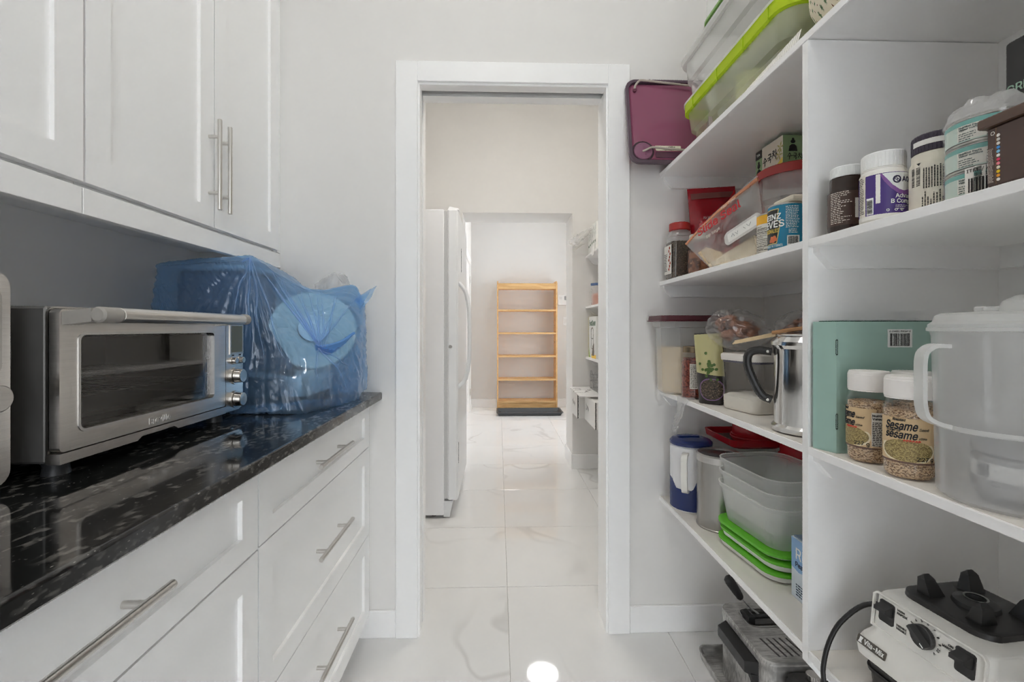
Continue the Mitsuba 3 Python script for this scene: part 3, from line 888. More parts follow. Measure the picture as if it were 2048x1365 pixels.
# ---- purple tray with folded wire legs, leaning on the end wall
tr = thing('bed_tray', 'purple plastic lap tray with folded wire legs leaning on the end wall', 'tray')
TW, THt = 0.56, 0.345
M = FRAME((0.478, 1.640, S1 + 0.004), (1, 0, 0), (0, 0.20, 1))   # local x right, y up the tray, z towards the viewer
PURP, PDARK = srgb(138, 78, 102), srgb(84, 67, 79)
of = rrect(TW, THt, 0.04, 8, TW / 2, THt / 2)
inn = rrect(TW - 0.022, THt - 0.022, 0.032, 8, TW / 2, THt / 2)
inn2 = rrect(TW - 0.040, THt - 0.040, 0.028, 8, TW / 2, THt / 2)
flange = loft([ring(of, 0.0), ring(of, 0.014), ring(inn, 0.014), ring(inn, 0.0)], closed=True)
part(tr, 'rim', flange, 'satin', PDARK, M=M, label='dark purple rim')
part(tr, 'underside', loft([ring(inn, 0.001), ring(inn2, 0.008)], True, True), 'gloss', PURP, smooth=20, M=M)
u0 = 0.0019


def tp(u, v, z=0.016):
    return ((u - 1245) * u0, (328 - v) * u0, z)


for pts in ([(1263, 171, 0.009), (1263, 163, 0.02), (1273, 151, 0.022), (1378, 163, 0.022), (1384, 188, 0.022), (1380, 235, 0.022), (1372, 240, 0.022)],
            [(1271, 304, 0.012), (1277, 303, 0.02), (1287, 298, 0.022), (1400, 308, 0.022)],
            [(1370, 225, 0.022), (1373, 257, 0.022), (1392, 277, 0.022), (1430, 279, 0.022)]):
    part(tr, 'wire_leg', tube(fillet([tp(*p) for p in pts], 0.010), 0.0040, 8), 'satin', srgb(176, 166, 156), M=M)
for u, v in ((1263, 171), (1380, 180)):
    part(tr, 'pivot', cyl(tp(u, v, 0.008), tp(u, v, 0.017), 0.0065, 14, b=0.001), 'gloss', srgb(92, 40, 60), M=M)
part(tr, 'turning_disc', [cyl(tp(1272, 303, 0.008), tp(1272, 303, 0.014), 0.034, 32, b=0.002), box(0.058, 0.062, 0.030, 0.058, 0.014, 0.017)], 'gloss', srgb(134, 88, 112), M=M)
part(tr, 'disc_groove', lathe([(0.0345, 0), (0.0345, 0.0012), (0.041, 0.0012), (0.041, 0)], 36).apply_translation(tp(1272, 303, 0.008)), 'satin', srgb(56, 34, 46), M=M)
part(tr, 'side_channel', box(tp(1296, 0)[0], TW - 0.03, 0.022, 0.046, 0.008, 0.012, 0.002), 'gloss', srgb(92, 58, 78), M=M)
st = sheet(0.094, 0.020, 0.0087, tp(1297, 0)[0], tp(0, 301)[1])
part(tr, 'sticker', st, 'matte', srgb(225, 220, 200), M=M, smooth=False)
part(tr, 'sticker_print', [bars(0.026, 0.006, 3).apply_translation([tp(1322, 0)[0], tp(0, 296)[1] + 0.002, 0.0088]), printlines(0.05, 0.008, 0.0035, 0.6, 5).apply_translation([tp(1312, 0)[0], tp(0, 301)[1] + 0.001, 0.0088])], 'matte', INK, M=M, smooth=False)


def bin_(name, label, x0, x1, y0, y1, z0, z1, inset, mat, lid=None, rim_col=None, rim_mat='satin', rim_h=0.02, contents=True, group=None):
    k = thing(name, label, 'storage bin', group)
    cx, cy, w, d = (x0 + x1) / 2, (y0 + y1) / 2, x1 - x0, y1 - y0
    zr = z1 - rim_h
    body = loft([ring(rrect(w - 2 * inset - 0.012, d - 2 * inset - 0.012, 0.035, 6, cx, cy), z0), ring(rrect(w - 2 * inset, d - 2 * inset, 0.04, 6, cx, cy), z0 + 0.008),
                 ring(rrect(w - 2 * inset + 0.01, d - 2 * inset + 0.01, 0.045, 6, cx, cy), z0 + 0.45 * (zr - z0)), ring(rrect(w - inset, d - inset, 0.05, 6, cx, cy), z0 + 0.52 * (zr - z0)),
                 ring(rrect(w - 0.02, d - 0.02, 0.05, 6, cx, cy), zr)], True, False)
    part(k, 'tub', body, mat)
    r1 = rrect(w, d, 0.055, 6, cx, cy); r0 = rrect(w - 0.026, d - 0.026, 0.045, 6, cx, cy)
    part(k, 'rim', loft([ring(r1, zr), ring(r1, z1 - 0.004), ring(r0, z1 - 0.004), ring(r0, zr)], closed=True), rim_mat, rim_col)
    if lid is not None:
        part(k, 'lid', loft([ring(rrect(w + 0.006, d + 0.006, 0.057, 6, cx, cy), z1 - 0.008), ring(rrect(w + 0.006, d + 0.006, 0.057, 6, cx, cy), z1), ring(rrect(w - 0.05, d - 0.05, 0.04, 6, cx, cy), z1 + 0.001)], False, True), lid)
    return k, (cx, cy, w, d)


b1, _ = bin_('storage_bin', 'clear storage bin with a lime green rim on the top shelf', 0.630, 1.000, 0.975, 1.555, S1, 1.922, 0.034, 'frost_lime', 'milky', None, 'lime_film', 0.034)
for y in (1.05, 1.16, 1.30, 1.46):
    part(b1, 'latch_tab', hull([(0.6275, y + e, z) for e in (-0.014, 0.014) for z in (1.885, 1.918)] + [(0.633, y + e, z) for e in (-0.010, 0.010) for z in (1.880, 1.918)]), 'lime_film', smooth=False)
for i, (x, y, w, h, rz, colr) in enumerate([(0.72, 1.40, 0.14, 0.09, 12, srgb(150, 140, 135)), (0.74, 1.22, 0.16, 0.11, -20, srgb(214, 206, 196)), (0.87, 1.36, 0.16, 0.10, 50, srgb(190, 186, 178)), (0.80, 1.07, 0.15, 0.10, 30, srgb(176, 182, 172))]):
    c_ = pouch(w, h, 0.09, 12, 12, i, 0.006, 0.4, 0.4)
    c_.apply_transform(TR(x, y, S1 + 0.004) @ RZ(rz))
    lone('packed_garment', ['grey folded garment packed in the lime-rimmed bin, far end', 'cream folded garment packed in the lime-rimmed bin, middle', 'beige folded garment at the back of the lime-rimmed bin', 'greenish grey folded garment in the near end of the lime-rimmed bin'][i], 'garment', c_, 'matte', colr, smooth=True)
b2, _ = bin_('storage_bin', 'clear storage bin with a white rim stacked on the lime-rimmed bin', 0.618, 0.985, 0.975, 1.545, 1.9235, 2.062, 0.028, 'frost', 'milky', None, 'milky', 0.018)
c_ = pouch(0.34, 0.10, 0.22, 16, 12, 8, 0.008, 0.5, 0.4); c_.apply_transform(TR(0.80, 1.22, 1.928) @ RZ(90))
lone('packed_garment', 'pale pink folded garment packed in the upper clear bin', 'garment', c_, 'matte', srgb(206, 188, 180), smooth=True)
b3 = thing('storage_bin', 'uppermost clear bin with a green edged lid, cut off by the top of the frame', 'storage bin')
part(b3, 'lid', rbox(0.80, 1.17, 0.35, 0.42, 2.0655, 2.078, 0.05, 6, 0.002), 'milky')
part(b3, 'edge_seal', loft([ring(rrect(0.362, 0.432, 0.055, 6, 0.80, 1.17), 2.0785), ring(rrect(0.362, 0.432, 0.055, 6, 0.80, 1.17), 2.086), ring(rrect(0.34, 0.41, 0.05, 6, 0.80, 1.17), 2.086), ring(rrect(0.34, 0.41, 0.05, 6, 0.80, 1.17), 2.0785)], closed=True), 'satin', srgb(105, 150, 70), label='green edge seal')
part(b3, 'tub', rbox(0.80, 1.17, 0.35, 0.42, 2.0865, 2.20, 0.05, 6, 0.004), 'frost')
# ---- curled liner and printed cushion
cu = thing('liner_offcut', 'ribbed white strip of shelf liner curling up at the edge of the top shelf', 'liner strip')
ys = np.linspace(0.925, 1.24, 30)
rows = []
for q_ in np.linspace(0, 1, 5):
    h_ = 0.030 * np.clip((1.24 - ys) / 0.315, 0, 1) ** 0.8
    rows.append(np.column_stack([np.full(30, XS + 0.006 + 0.008 * q_), ys, S1 + 0.001 + h_ * q_ + 0.0006 * (np.arange(30) % 2)]))
V_ = np.vstack(rows)
F_ = [(j * 30 + i, j * 30 + i + 1, (j + 1) * 30 + i + 1) for j in range(4) for i in range(29)] + [(j * 30 + i, (j + 1) * 30 + i + 1, (j + 1) * 30 + i) for j in range(4) for i in range(29)]


def rib_col(p, n, uv):
    return mix((0.62, 0.61, 0.56), (0.82, 0.81, 0.77), ss(-0.3, 0.5, dr.sin(p.y * 2 * PI / 0.0085)))


principled('ribbed', mikit.proc(rib_col), 0.7)
put(cu, trimesh.Trimesh(V_, F_, process=False), 'ribbed', smooth=False)
c_ = trimesh.creation.icosphere(4, 1.0)
v_ = np.array(c_.vertices)
v_ = np.sign(v_) * np.abs(v_) ** 0.42
c_.vertices = v_ / np.max(np.abs(v_)) * [0.180, 0.196, 0.128]
c_ = wrinkle(c_, 0.012, 14, 5, ridged=False)
c_.apply_transform(TR(0.806, 0.759, S1 + 0.136))
lone('cushion', 'cream cushion printed with dark green stars at the near end of the top shelf', 'cushion', c_, 'print_cloth', smooth=True)
# ================================================================== SECOND SHELF, left bay
def sq_jar(cx, cy, w, z0, zs, zt, r, neck):
    """square bottle with rounded corners and shoulders up to a round neck"""
    n = 6
    c = lambda ww, rr, z: ring(rrect(ww, ww, rr, n, cx, cy), z)
    circ = lambda rad, z: ring(rrect(2 * rad, 2 * rad, rad - 1e-4, n, cx, cy), z)
    return loft([c(w - 0.01, r, z0), c(w, r + 0.004, z0 + 0.006), c(w, r + 0.004, z0 + 0.55 * (zs - z0)), c(w * 0.97, r + 0.006, zs), circ((w * 0.47 + neck) / 2 + 0.004, zs + 0.6 * (zt - zs)), circ(neck, zt)], True, False)


p = thing('pepper_jar', 'clear square jar of black peppercorns with a red cap by the end wall', 'jar')
px, py = 0.664, 1.640
part(p, 'bottle', sq_jar(px, py, 0.083, S2 + 0.0005, 1.495, 1.524, 0.012, 0.030), 'clear')
part(p, 'shoulder', loft([ring(rrect(0.0815, 0.0815, 0.018, 6, px, py), 1.479), ring(rrect(0.0805, 0.0805, 0.018, 6, px, py), 1.495), ring(rrect(0.072, 0.072, 0.0355, 6, px, py), 1.512), ring(rrect(0.061, 0.061, 0.030, 6, px, py), 1.523)], False, False), 'wrap_film')
part(p, 'peppercorns', rbox(px, py, 0.078, 0.078, S2 + 0.003, 1.478, 0.015, 6), 'pepper', label='black peppercorns')
part(p, 'cap', [cyl((px, py, 1.520), (px, py, 1.548), 0.0365, 30, b=0.003), tube([(px + 0.0365 * math.cos(a_), py + 0.0365 * math.sin(a_), 1.523) for a_ in np.linspace(0, 2 * PI, 31)], 0.001, 5)], 'satin', srgb(158, 40, 36))
part(p, 'label', sheet(0.070, 0.105, 0.0005).apply_transform(FRAME((px - 0.0422, py + 0.036, S2 + 0.018), (0, -1, 0), (0, 0, 1))), 'matte', srgb(226, 222, 214), smooth=False)
part(p, 'label_art', [printlines(0.026, 0.07, 0.006, 0.5, 2, 0.004).apply_transform(FRAME((px - 0.0431, py + 0.032, S2 + 0.026), (0, -1, 0), (0, 0, 1)))], 'matte', srgb(80, 80, 84), smooth=False)
part(p, 'label_berries', [cyl((px - 0.0428, py - 0.010 - 0.006 * (i % 3), S2 + 0.035 + 0.011 * i), (px - 0.0436, py - 0.010 - 0.006 * (i % 3), S2 + 0.035 + 0.011 * i), 0.005, 10) for i in range(8)], 'matte', srgb(150, 60, 40), smooth=False)
j = thing('nut_jar', 'small clear jar of brown nuts squeezed behind the zip bag', 'jar')
jx, jy = 0.700, 1.558
part(j, 'glass', lathe([(0.034, S2 + 0.0005), (0.038, S2 + 0.006), (0.038, 1.455), (0.030, 1.472)], 28, (jx, jy, 0)), 'clear')
part(j, 'contents', lathe([(0, S2 + 0.003), (0.035, S2 + 0.005), (0.0355, 1.435), (0, 1.437)], 24, (jx, jy, 0)), 'dates')
part(j, 'cap', cyl((jx, jy, 1.470), (jx, jy, 1.490), 0.033, 26, b=0.002), 'satin', srgb(196, 190, 178))

# red stand-up pouch
rb = thing('red_pouch', 'shiny red stand-up pouch behind the zip bag on the second shelf', 'pouch')
pw, ph, pt = 0.185, 0.335, 0.062
M = TR(0.818, 1.657, S2 + 0.009) @ RZ(3) @ ROT(-5, [0, 1, 0])
part(rb, 'bag', pouch(pw, ph, pt, 22, 26, 21, 0.006), 'gloss', srgb(150, 24, 36), smooth=True, M=M)
ins = [Polygon([(-0.07, 0.20), (0.02, 0.24), (0.085, 0.32), (0.085, 0.27), (0.03, 0.20), (-0.07, 0.17)]), Polygon([(-0.075, 0.06), (0.06, 0.12), (0.085, 0.19), (0.085, 0.10), (0.02, 0.05), (-0.075, 0.03)])]
part(rb, 'printed_swirl', [on_pouch(prism(g, 'z', 0, 0.0002), pw, ph, pt, 0, 0, 0.0065, step=0.02) for g in ins], 'gloss', srgb(204, 40, 44), smooth=True, M=M)
part(rb, 'zip_strip', on_pouch(sheet(0.17, 0.022).apply_translation([-0.085, 0, 0]), pw, ph, pt, 0, 0.292, 0.006), 'satin', srgb(120, 70, 66), smooth=True, M=M)
part(rb, 'lettering', [on_pouch(text('All Natural', 0.009, maxw=0.05), pw, ph, pt, -0.055, 0.215, 0.0072)], 'matte', srgb(225, 205, 205), smooth=False, M=M)

# zip bag with rice, leaning back
zb = thing('zip_bag', 'clear slide-seal zip bag of white grain leaning on the red pouch', 'zip bag')
A, B, E_, D_ = np.array([0.634, 1.520, 1.452]), np.array([0.735, 1.262, 1.600]), np.array([0.655, 1.375, S2 + 0.003]), np.array([0.725, 1.195, S2 + 0.003])
ex = (D_ - E_); Lw = np.linalg.norm(B - A)
nu, nv = 26, 22
U, V = np.meshgrid(np.linspace(0, 1, nu), np.linspace(0, 1, nv))
Q = (E_ * (1 - U)[..., None] + D_ * U[..., None]) * (1 - V)[..., None] + (A * (1 - U)[..., None] + B * U[..., None]) * V[..., None]
nrm = np.cross(D_ - E_, A - E_); nrm /= np.linalg.norm(nrm)
if nrm[0] > 0:
    nrm = -nrm
q = meshkit.fbm(np.stack([U * 6, V * 5, U * 0], -1), 3, 31)
bul = np.clip(np.sin(U * PI), 0, 1) ** 0.6 * (1 - V ** 1.5)
F_ = [(jj * nu + i, jj * nu + i + 1, (jj + 1) * nu + i + 1) for jj in range(nv - 1) for i in range(nu - 1)] + [(jj * nu + i, (jj + 1) * nu + i + 1, (jj + 1) * nu + i) for jj in range(nv - 1) for i in range(nu - 1)]


def zsheet(off, am):
    return (Q + nrm * ((off * bul) + am * (1 - np.abs(2 * q - 1)) * np.sin(U * PI))[..., None]).reshape(-1, 3)


def zat(u, v, off=0.0):
    p_ = (E_ * (1 - u) + D_ * u) * (1 - v) + (A * (1 - u) + B * u) * v
    return p_ + nrm * off


part(zb, 'film', trimesh.Trimesh(zsheet(0.022, 0.012), F_, process=False), 'thin_film', smooth=True)
part(zb, 'film', trimesh.Trimesh(zsheet(-0.020, 0.004), F_, process=False), 'thin_film', smooth=True)
part(zb, 'zip_strip', loft([np.array([zat(u, 0.965, 0.004 + e), zat(u, 0.93, 0.004 + e), zat(u, 0.93, -0.002 + e), zat(u, 0.965, -0.002 + e)]) for u in np.linspace(0, 1, 12) for e in [0.010 * math.sin(u * PI)]]), 'satin', srgb(205, 140, 105), smooth=False, label='orange zip strip')
exz, eyz = (zat(1, 0.6) - zat(0, 0.6)), (zat(0.5, 1) - zat(0.5, 0))
if np.cross(exz, eyz) @ nrm < 0:
    pass
MZ = FRAME(zat(0.24, 0.66, 0.040), exz, eyz)
if MZ[:3, 2] @ nrm < 0:
    MZ = FRAME(zat(0.76, 0.66, 0.040), -exz, eyz)
part(zb, 'lettering', text('Slide Seal', 0.026, 0.0005, True, maxw=0.20).apply_transform(MZ), 'satin', srgb(176, 24, 34), smooth=False)
part(zb, 'small_lettering', [text('zip bags', 0.010, 0.0005).apply_translation([0.03, -0.024, 0]).apply_transform(MZ), text('Easy Open', 0.008, 0.0005).apply_translation([0.10, 0.034, 0]).apply_transform(MZ)], 'satin', srgb(220, 214, 206), smooth=False)
stk = prism(Polygon(rrect(0.125, 0.042, 0.015, 5, 0.155, -0.070)), 'z', 0, 0.0006)
part(zb, 'sticker', stk.apply_transform(MZ), 'satin', srgb(205, 203, 200), smooth=False)
part(zb, 'sticker_label', prism(Polygon(rrect(0.100, 0.026, 0.003, 3, 0.155, -0.070)), 'z', 0.0006, 0.001).apply_transform(MZ), 'matte', srgb(236, 236, 232), smooth=False)
part(zb, 'handwriting', strokes([[(0.118, -0.072), (0.124, -0.064), (0.128, -0.074)], [(0.132, -0.066), (0.138, -0.074), (0.142, -0.066)], [(0.160, -0.066), (0.166, -0.073)], [(0.172, -0.064), (0.178, -0.074), (0.186, -0.066)]], 0.0011, 0.0002).apply_translation([0, 0, 0.0011]).apply_transform(MZ), 'matte', srgb(90, 90, 96), smooth=False)
pile = []
rg = np.random.default_rng(2)
gr = [zat(0.04, 0.02), zat(0.97, 0.02), zat(0.06, 0.10), zat(0.35, 0.13), zat(0.62, 0.22), zat(0.90, 0.30), zat(0.97, 0.22)]
hp = [g + nrm * o for g in gr for o in (0.014, -0.014)]
mh = hull(hp)
v_, f_ = trimesh.remesh.subdivide_to_size(mh.vertices, mh.faces, 0.012, max_iter=14)
mh = trimesh.Trimesh(v_, f_); mh.merge_vertices()
v_ = np.array(mh.vertices); v_[:, 2] = np.maximum(v_[:, 2], S2 + 0.002); mh.vertices = v_
k = part(zb, 'grain_filling', wrinkle(mh, 0.003, 60, 4, ridged=False), 'matte', srgb(226, 214, 190), smooth=True, label='white grain at the bottom of the bag')
labels[k]['kind'] = 'stuff'
bh = hull([g + nrm * o for g in (zat(0.03, 0.03), zat(0.40, 0.03), zat(0.05, 0.50), zat(0.20, 0.52), zat(0.36, 0.28)) for o in (0.010, -0.014)])
v_, f_ = trimesh.remesh.subdivide_to_size(bh.vertices, bh.faces, 0.012, max_iter=14)
bh = trimesh.Trimesh(v_, f_); bh.merge_vertices()
v_ = np.array(bh.vertices); v_[:, 2] = np.maximum(v_[:, 2], S2 + 0.0025); bh.vertices = v_
k = part(zb, 'brown_grain', wrinkle(bh, 0.003, 50, 6, ridged=False), 'rice', smooth=True, label='coarse brown grain at one end of the bag')
labels[k]['kind'] = 'stuff'

def tin(name, label, cx, cy, r, z0, z1, cat='can'):
    k = thing(name, label, cat)
    part(k, 'body', lathe([(0, z0), (r - 0.002, z0), (r, z0 + 0.002), (r - 0.0012, z0 + 0.004), (r - 0.0012, z1 - 0.004), (r, z1 - 0.002), (r - 0.002, z1), (r - 0.004, z1 - 0.003), (0, z1 - 0.003)], 40, (cx, cy, 0)), 'metalvc', (0.66, 0.65, 0.62))
    return k


yc, yr = (0.692, 1.118), 0.037
t1 = tin('tin_can', 'small can with a yellow topped white label left of the blue can', *yc, yr, S2 + 0.0005, 1.450)
ta = toward(yc)
part(t1, 'label', band(yc, yr + 0.0002, ta - 120, ta + 120, S2 + 0.005, 1.4455), 'satin', srgb(236, 232, 222), smooth=True)
part(t1, 'label_band', band(yc, yr + 0.0006, ta - 120, ta + 120, 1.424, 1.4455), 'satin', srgb(234, 176, 40), smooth=True, label='yellow band')
part(t1, 'fine_print', wrap(cat_([printlines(0.10, 0.070, 0.0085, 0.12, 3, 0.02), printlines(0.10, 0.072, 0.0045, 0.3, 4, 0.005, ragged=0.7)]), yc, yr + 0.0008, ta - 95, S2 + 0.006, 0.01), 'matte', srgb(110, 106, 100), smooth=False)
hc, hr = (0.668, 1.030), 0.0375
t2 = tin('tin_can', 'blue can of beans with a dark keystone label beside the divider', *hc, hr, S2 + 0.0005, 1.449)
ha = toward(hc)
part(t2, 'label', band(hc, hr + 0.0002, ha - 130, ha + 130, S2 + 0.005, 1.4445), 'satin', srgb(20, 118, 152), smooth=True)
key = Polygon([(-0.022, 0.012), (0.016, 0.012), (0.024, 0.058), (0.016, 0.062), (0.020, 0.088), (-0.026, 0.088), (-0.022, 0.062), (-0.030, 0.058)])
ho = ha - 56
part(t2, 'keystone_border', wrap(prism(key.buffer(0.0022), 'z', 0, 0.0002), hc, hr + 0.0004, ho, S2 + 0.004, 0.008), 'satin', srgb(196, 176, 120), smooth=False)
part(t2, 'keystone', wrap(prism(key, 'z', 0, 0.0004), hc, hr + 0.0005, ho, S2 + 0.004, 0.008), 'satin', srgb(34, 36, 34), smooth=False)
part(t2, 'lettering', [wrap(text(s_, h_, 0.0004, True).apply_translation([dx, 0, 0]), hc, hr + 0.0009, ho, S2 + z_, 0.006) for s_, h_, dx, z_ in (('HEINZ', 0.0125, -0.0255, 0.070), ('FEVES', 0.0150, -0.028, 0.052))], 'matte', WHITE, smooth=False)
part(t2, 'sub_lettering', wrap(text('ORIGINALES', 0.0085, 0.0004, True, maxw=0.046).apply_translation([-0.024, 0, 0]), hc, hr + 0.0009, ho, S2 + 0.040, 0.006), 'matte', srgb(206, 180, 90), smooth=False)
part(t2, 'printed_beans', [wrap(prism(Point(x_, z_).buffer(0.0042), 'z', 0, 0.0003), hc, hr + 0.0009, ho, S2 + 0.004, None) for x_, z_ in ((0.002, 0.018), (0.009, 0.017), (0.015, 0.020), (0.005, 0.024), (0.012, 0.025))], 'satin', srgb(206, 110, 70), smooth=False)
part(t2, 'fine_print', [wrap(printlines(0.030, 0.052, 0.0036, 0.5, 8, 0.004), hc, hr + 0.0006, ho + 54, S2 + 0.046, 0.01), wrap(printlines(0.022, 0.012, 0.0036, 0.5, 9, 0.004), hc, hr + 0.0006, ho + 63, S2 + 0.034, 0.01), wrap(text('SOURCE DE FIBRES', 0.005, 0.0003, True, maxw=0.05).apply_translation([-0.02, 0, 0]), hc, hr + 0.0006, ho, S2 + 0.0075, 0.01)], 'matte', srgb(210, 222, 226), smooth=False)
part(t2, 'barcode_field', wrap(sheet(0.026, 0.022), hc, hr + 0.0004, ho + 58, S2 + 0.008, 0.006), 'matte', WHITE, smooth=False)
part(t2, 'barcode', wrap(bars(0.022, 0.017, 4).apply_translation([0.002, 0, 0]), hc, hr + 0.0007, ho + 58, S2 + 0.011, None), 'matte', INK, smooth=False)
lone('white_packet', 'flat cream packet lying on top of the blue can', 'packet', box(0.652, 0.735, 0.985, 1.055, 1.4505, 1.463, 0.003), 'satin', srgb(222, 214, 196))

rl = thing('round_container', 'large clear round container with a red lid behind the blue can', 'container')
rx, ry, rr_ = 0.885, 1.33, 0.098
part(rl, 'body', lathe([(rr_ - 0.016, S2 + 0.0005), (rr_ - 0.010, S2 + 0.006), (rr_ - 0.010, 1.53), (rr_ - 0.002, 1.545), (rr_ - 0.002, 1.612)], 10, (rx, ry, 0)), 'frost', smooth=20)
part(rl, 'lid', lathe([(rr_ - 0.002, 1.610), (rr_ + 0.002, 1.610), (rr_ + 0.002, 1.634), (rr_ - 0.004, 1.638), (0, 1.638)], 44, (rx, ry, 0)), 'satin', srgb(156, 44, 40), label='red lid')
tb = thing('tea_box', 'green and cream tea box with black brush lettering on the red-lidded container', 'box')
tx0, tx1, ty0, ty1, tz0, tz1 = 0.834, 0.952, 1.302, 1.442, 1.6385, 1.732
part(tb, 'carton', box(tx0, tx1, ty0, ty1, tz0, tz1, 0.0008), 'satin', srgb(126, 152, 110), smooth=False)
ML = FRAME((tx0, ty1, tz0), (0, -1, 0), (0, 0, 1))     # the long side: x runs towards the viewer
part(tb, 'front_panel', sheet(0.104, 0.093, 0.0004, 0.036, 0.0005).apply_transform(ML), 'satin', srgb(216, 208, 192), smooth=False)
part(tb, 'black_tab', sheet(0.035, 0.026, 0.0004, 0.0005, 0.066).apply_transform(ML), 'satin', BLACK, smooth=False)
part(tb, 'yellow_corner', prism(Polygon([(0.062, 0.001), (0.139, 0.001), (0.139, 0.030), (0.105, 0.012)]), 'z', 0.0004, 0.0007).apply_transform(ML), 'satin', srgb(220, 196, 60), smooth=False)
part(tb, 'tab_lettering', text('TEA', 0.007, 0.0003, True).apply_translation([0.006, 0.076, 0.0005]).apply_transform(ML), 'matte', WHITE, smooth=False)
HG = [  # brush strokes of three Korean syllables, unit squares
    [[(0.5, 1.0), (0.30, 0.72)], [(0.5, 0.95), (0.72, 0.70)], [(0.08, 0.52), (0.92, 0.56)], [(0.5, 0.52), (0.46, 0.05)]],
    [[(0.25, 0.98), (0.75, 0.98), (0.68, 0.74)], [(0.08, 0.62), (0.92, 0.65)], [(0.5, 0.62), (0.5, 0.45)], [(0.25, 0.36), (0.74, 0.38), (0.66, 0.04)]],
    [[(0.22, 0.98), (0.45, 0.95)], [(0.12, 0.78), (0.58, 0.80)], [(0.36, 0.78), (0.10, 0.30)], [(0.36, 0.62), (0.58, 0.32)], [(0.80, 1.0), (0.80, 0.02)], [(0.80, 0.55), (0.98, 0.55)]]]


def hangul(s, ox, oy, gap=1.05, lw=0.12, up=0.0):
    out = []
    for i, gl in enumerate(HG):
        out += [[(ox + (x + i * gap) * s, oy + y * s * 1.15 + up * i * s) for x, y in l] for l in gl]
    return strokes(out, lw * s, 0.0003)


part(tb, 'brush_lettering', hangul(0.024, 0.040, 0.030, 1.0, 0.13, 0.12).apply_translation([0, 0, 0.0008]).apply_transform(ML), 'matte', INK, smooth=False)
leaf = [Polygon([(x, y), (x + 0.010 * math.cos(a_) - 0.003 * math.sin(a_), y + 0.010 * math.sin(a_) + 0.003 * math.cos(a_)), (x + 0.018 * math.cos(a_), y + 0.018 * math.sin(a_)), (x + 0.010 * math.cos(a_) + 0.003 * math.sin(a_), y + 0.010 * math.sin(a_) - 0.003 * math.cos(a_))]) for x, y in ((0.122, 0.040), (0.128, 0.062)) for a_ in np.arange(5) * 1.256]
part(tb, 'printed_leaves', prism(unary_union(leaf), 'z', 0.0004, 0.0008).apply_transform(ML), 'satin', srgb(166, 160, 96), smooth=False)
man = unary_union([Point(0.018, 0.044).buffer(0.0075), Polygon([(0.004, 0.006), (0.032, 0.006), (0.029, 0.026), (0.021, 0.034), (0.015, 0.034), (0.007, 0.026)]), Point(0.018, 0.054).buffer(0.004)])
part(tb, 'printed_bust', prism(man, 'z', 0.0004, 0.0008).apply_transform(ML), 'matte', INK, smooth=False)
MR = FRAME((tx0, ty0, tz0), (1, 0, 0), (0, 0, 1))
import shapely.affinity as saf
part(tb, 'end_print', [prism(saf.scale(man, 0.95, 0.75, origin=(0.018, 0.006)), 'z', 0, 0.0004).apply_translation([0.012, 0.040, 0]).apply_transform(MR), hangul(0.016, 0.012, 0.022, 1.0, 0.13).apply_transform(MR)], 'matte', INK, smooth=False)

# ================================================================== THIRD SHELF, left bay
rt = thing('rice_tub', 'clear rectangular tub of rice with a maroon lid at the end wall', 'tub')
def crect(x0, x1, y0, y1, c):
    return np.array([(x1 - c, y0), (x1, y0 + c), (x1, y1 - c), (x1 - c, y1), (x0 + c, y1), (x0, y1 - c), (x0, y0 + c), (x0 + c, y0)])
part(rt, 'tub', loft([ring(crect(0.600, 0.805, 1.570, 1.702, 0.045), S3 + 0.0005), ring(crect(0.590, 0.815, 1.562, 1.706, 0.048), S3 + 0.010), ring(crect(0.582, 0.822, 1.556, 1.708, 0.05), 1.165), ring(crect(0.575, 0.828, 1.552, 1.710, 0.04), 1.168), ring(crect(0.573, 0.830, 1.550, 1.711, 0.04), 1.190)], True, False), 'frost', smooth=20)
k = part(rt, 'rice', loft([ring(crect(0.604, 0.801, 1.574, 1.698, 0.045), S3 + 0.003), ring(crect(0.594, 0.811, 1.566, 1.702, 0.047), S3 + 0.012), ring(crect(0.590, 0.815, 1.564, 1.703, 0.048), 1.098)]), 'rice', smooth=20)
labels[k] = {'kind': 'stuff', 'label': 'pale brown rice'}
part(rt, 'lid', loft([ring(rrect(0.275, 0.166, 0.02, 4, 0.702, 1.628), 1.1885), ring(rrect(0.283, 0.172, 0.022, 4, 0.702, 1.628), 1.192), ring(rrect(0.272, 0.160, 0.02, 4, 0.702, 1.628), 1.194), ring(rrect(0.268, 0.156, 0.02, 4, 0.702, 1.628), 1.209)]), 'satin', srgb(78, 34, 42), smooth=20, label='maroon lid')

bj = thing('paste_jar', 'glass jar of dark red paste with a white nutrition label beside the rice tub', 'jar')
bc, br = (0.660, 1.508), 0.0405
part(bj, 'glass', lathe([(0.032, S3 + 0.0005), (0.039, S3 + 0.004), (br, S3 + 0.012), (br, 1.052), (0.034, 1.070), (0.033, 1.086)], 36, (*bc, 0)), 'clear')
part(bj, 'contents', lathe([(0, S3 + 0.003), (0.037, S3 + 0.006), (0.0385, S3 + 0.014), (0.0385, 1.050), (0.033, 1.064), (0, 1.066)], 32, (*bc, 0)), 'beanpaste', label='dark red paste')
part(bj, 'lid', lathe([(0.0345, 1.083), (0.0355, 1.084), (0.0355, 1.100), (0.034, 1.103), (0, 1.103)], 36, (*bc, 0)), 'metalvc', (0.26, 0.20, 0.13), label='dark gold lid')
ba = toward(bc)
part(bj, 'label', wrap(sheet(0.042, 0.082), bc, br + 0.0004, ba - 18, S3 + 0.036, 0.006), 'matte', srgb(222, 216, 206), smooth=False)
part(bj, 'fine_print', wrap(printlines(0.038, 0.078, 0.0042, 0.4, 6, 0.006).apply_translation([0.002, 0, 0]), bc, br + 0.0008, ba - 18, S3 + 0.038, 0.01), 'matte', INK, smooth=False)

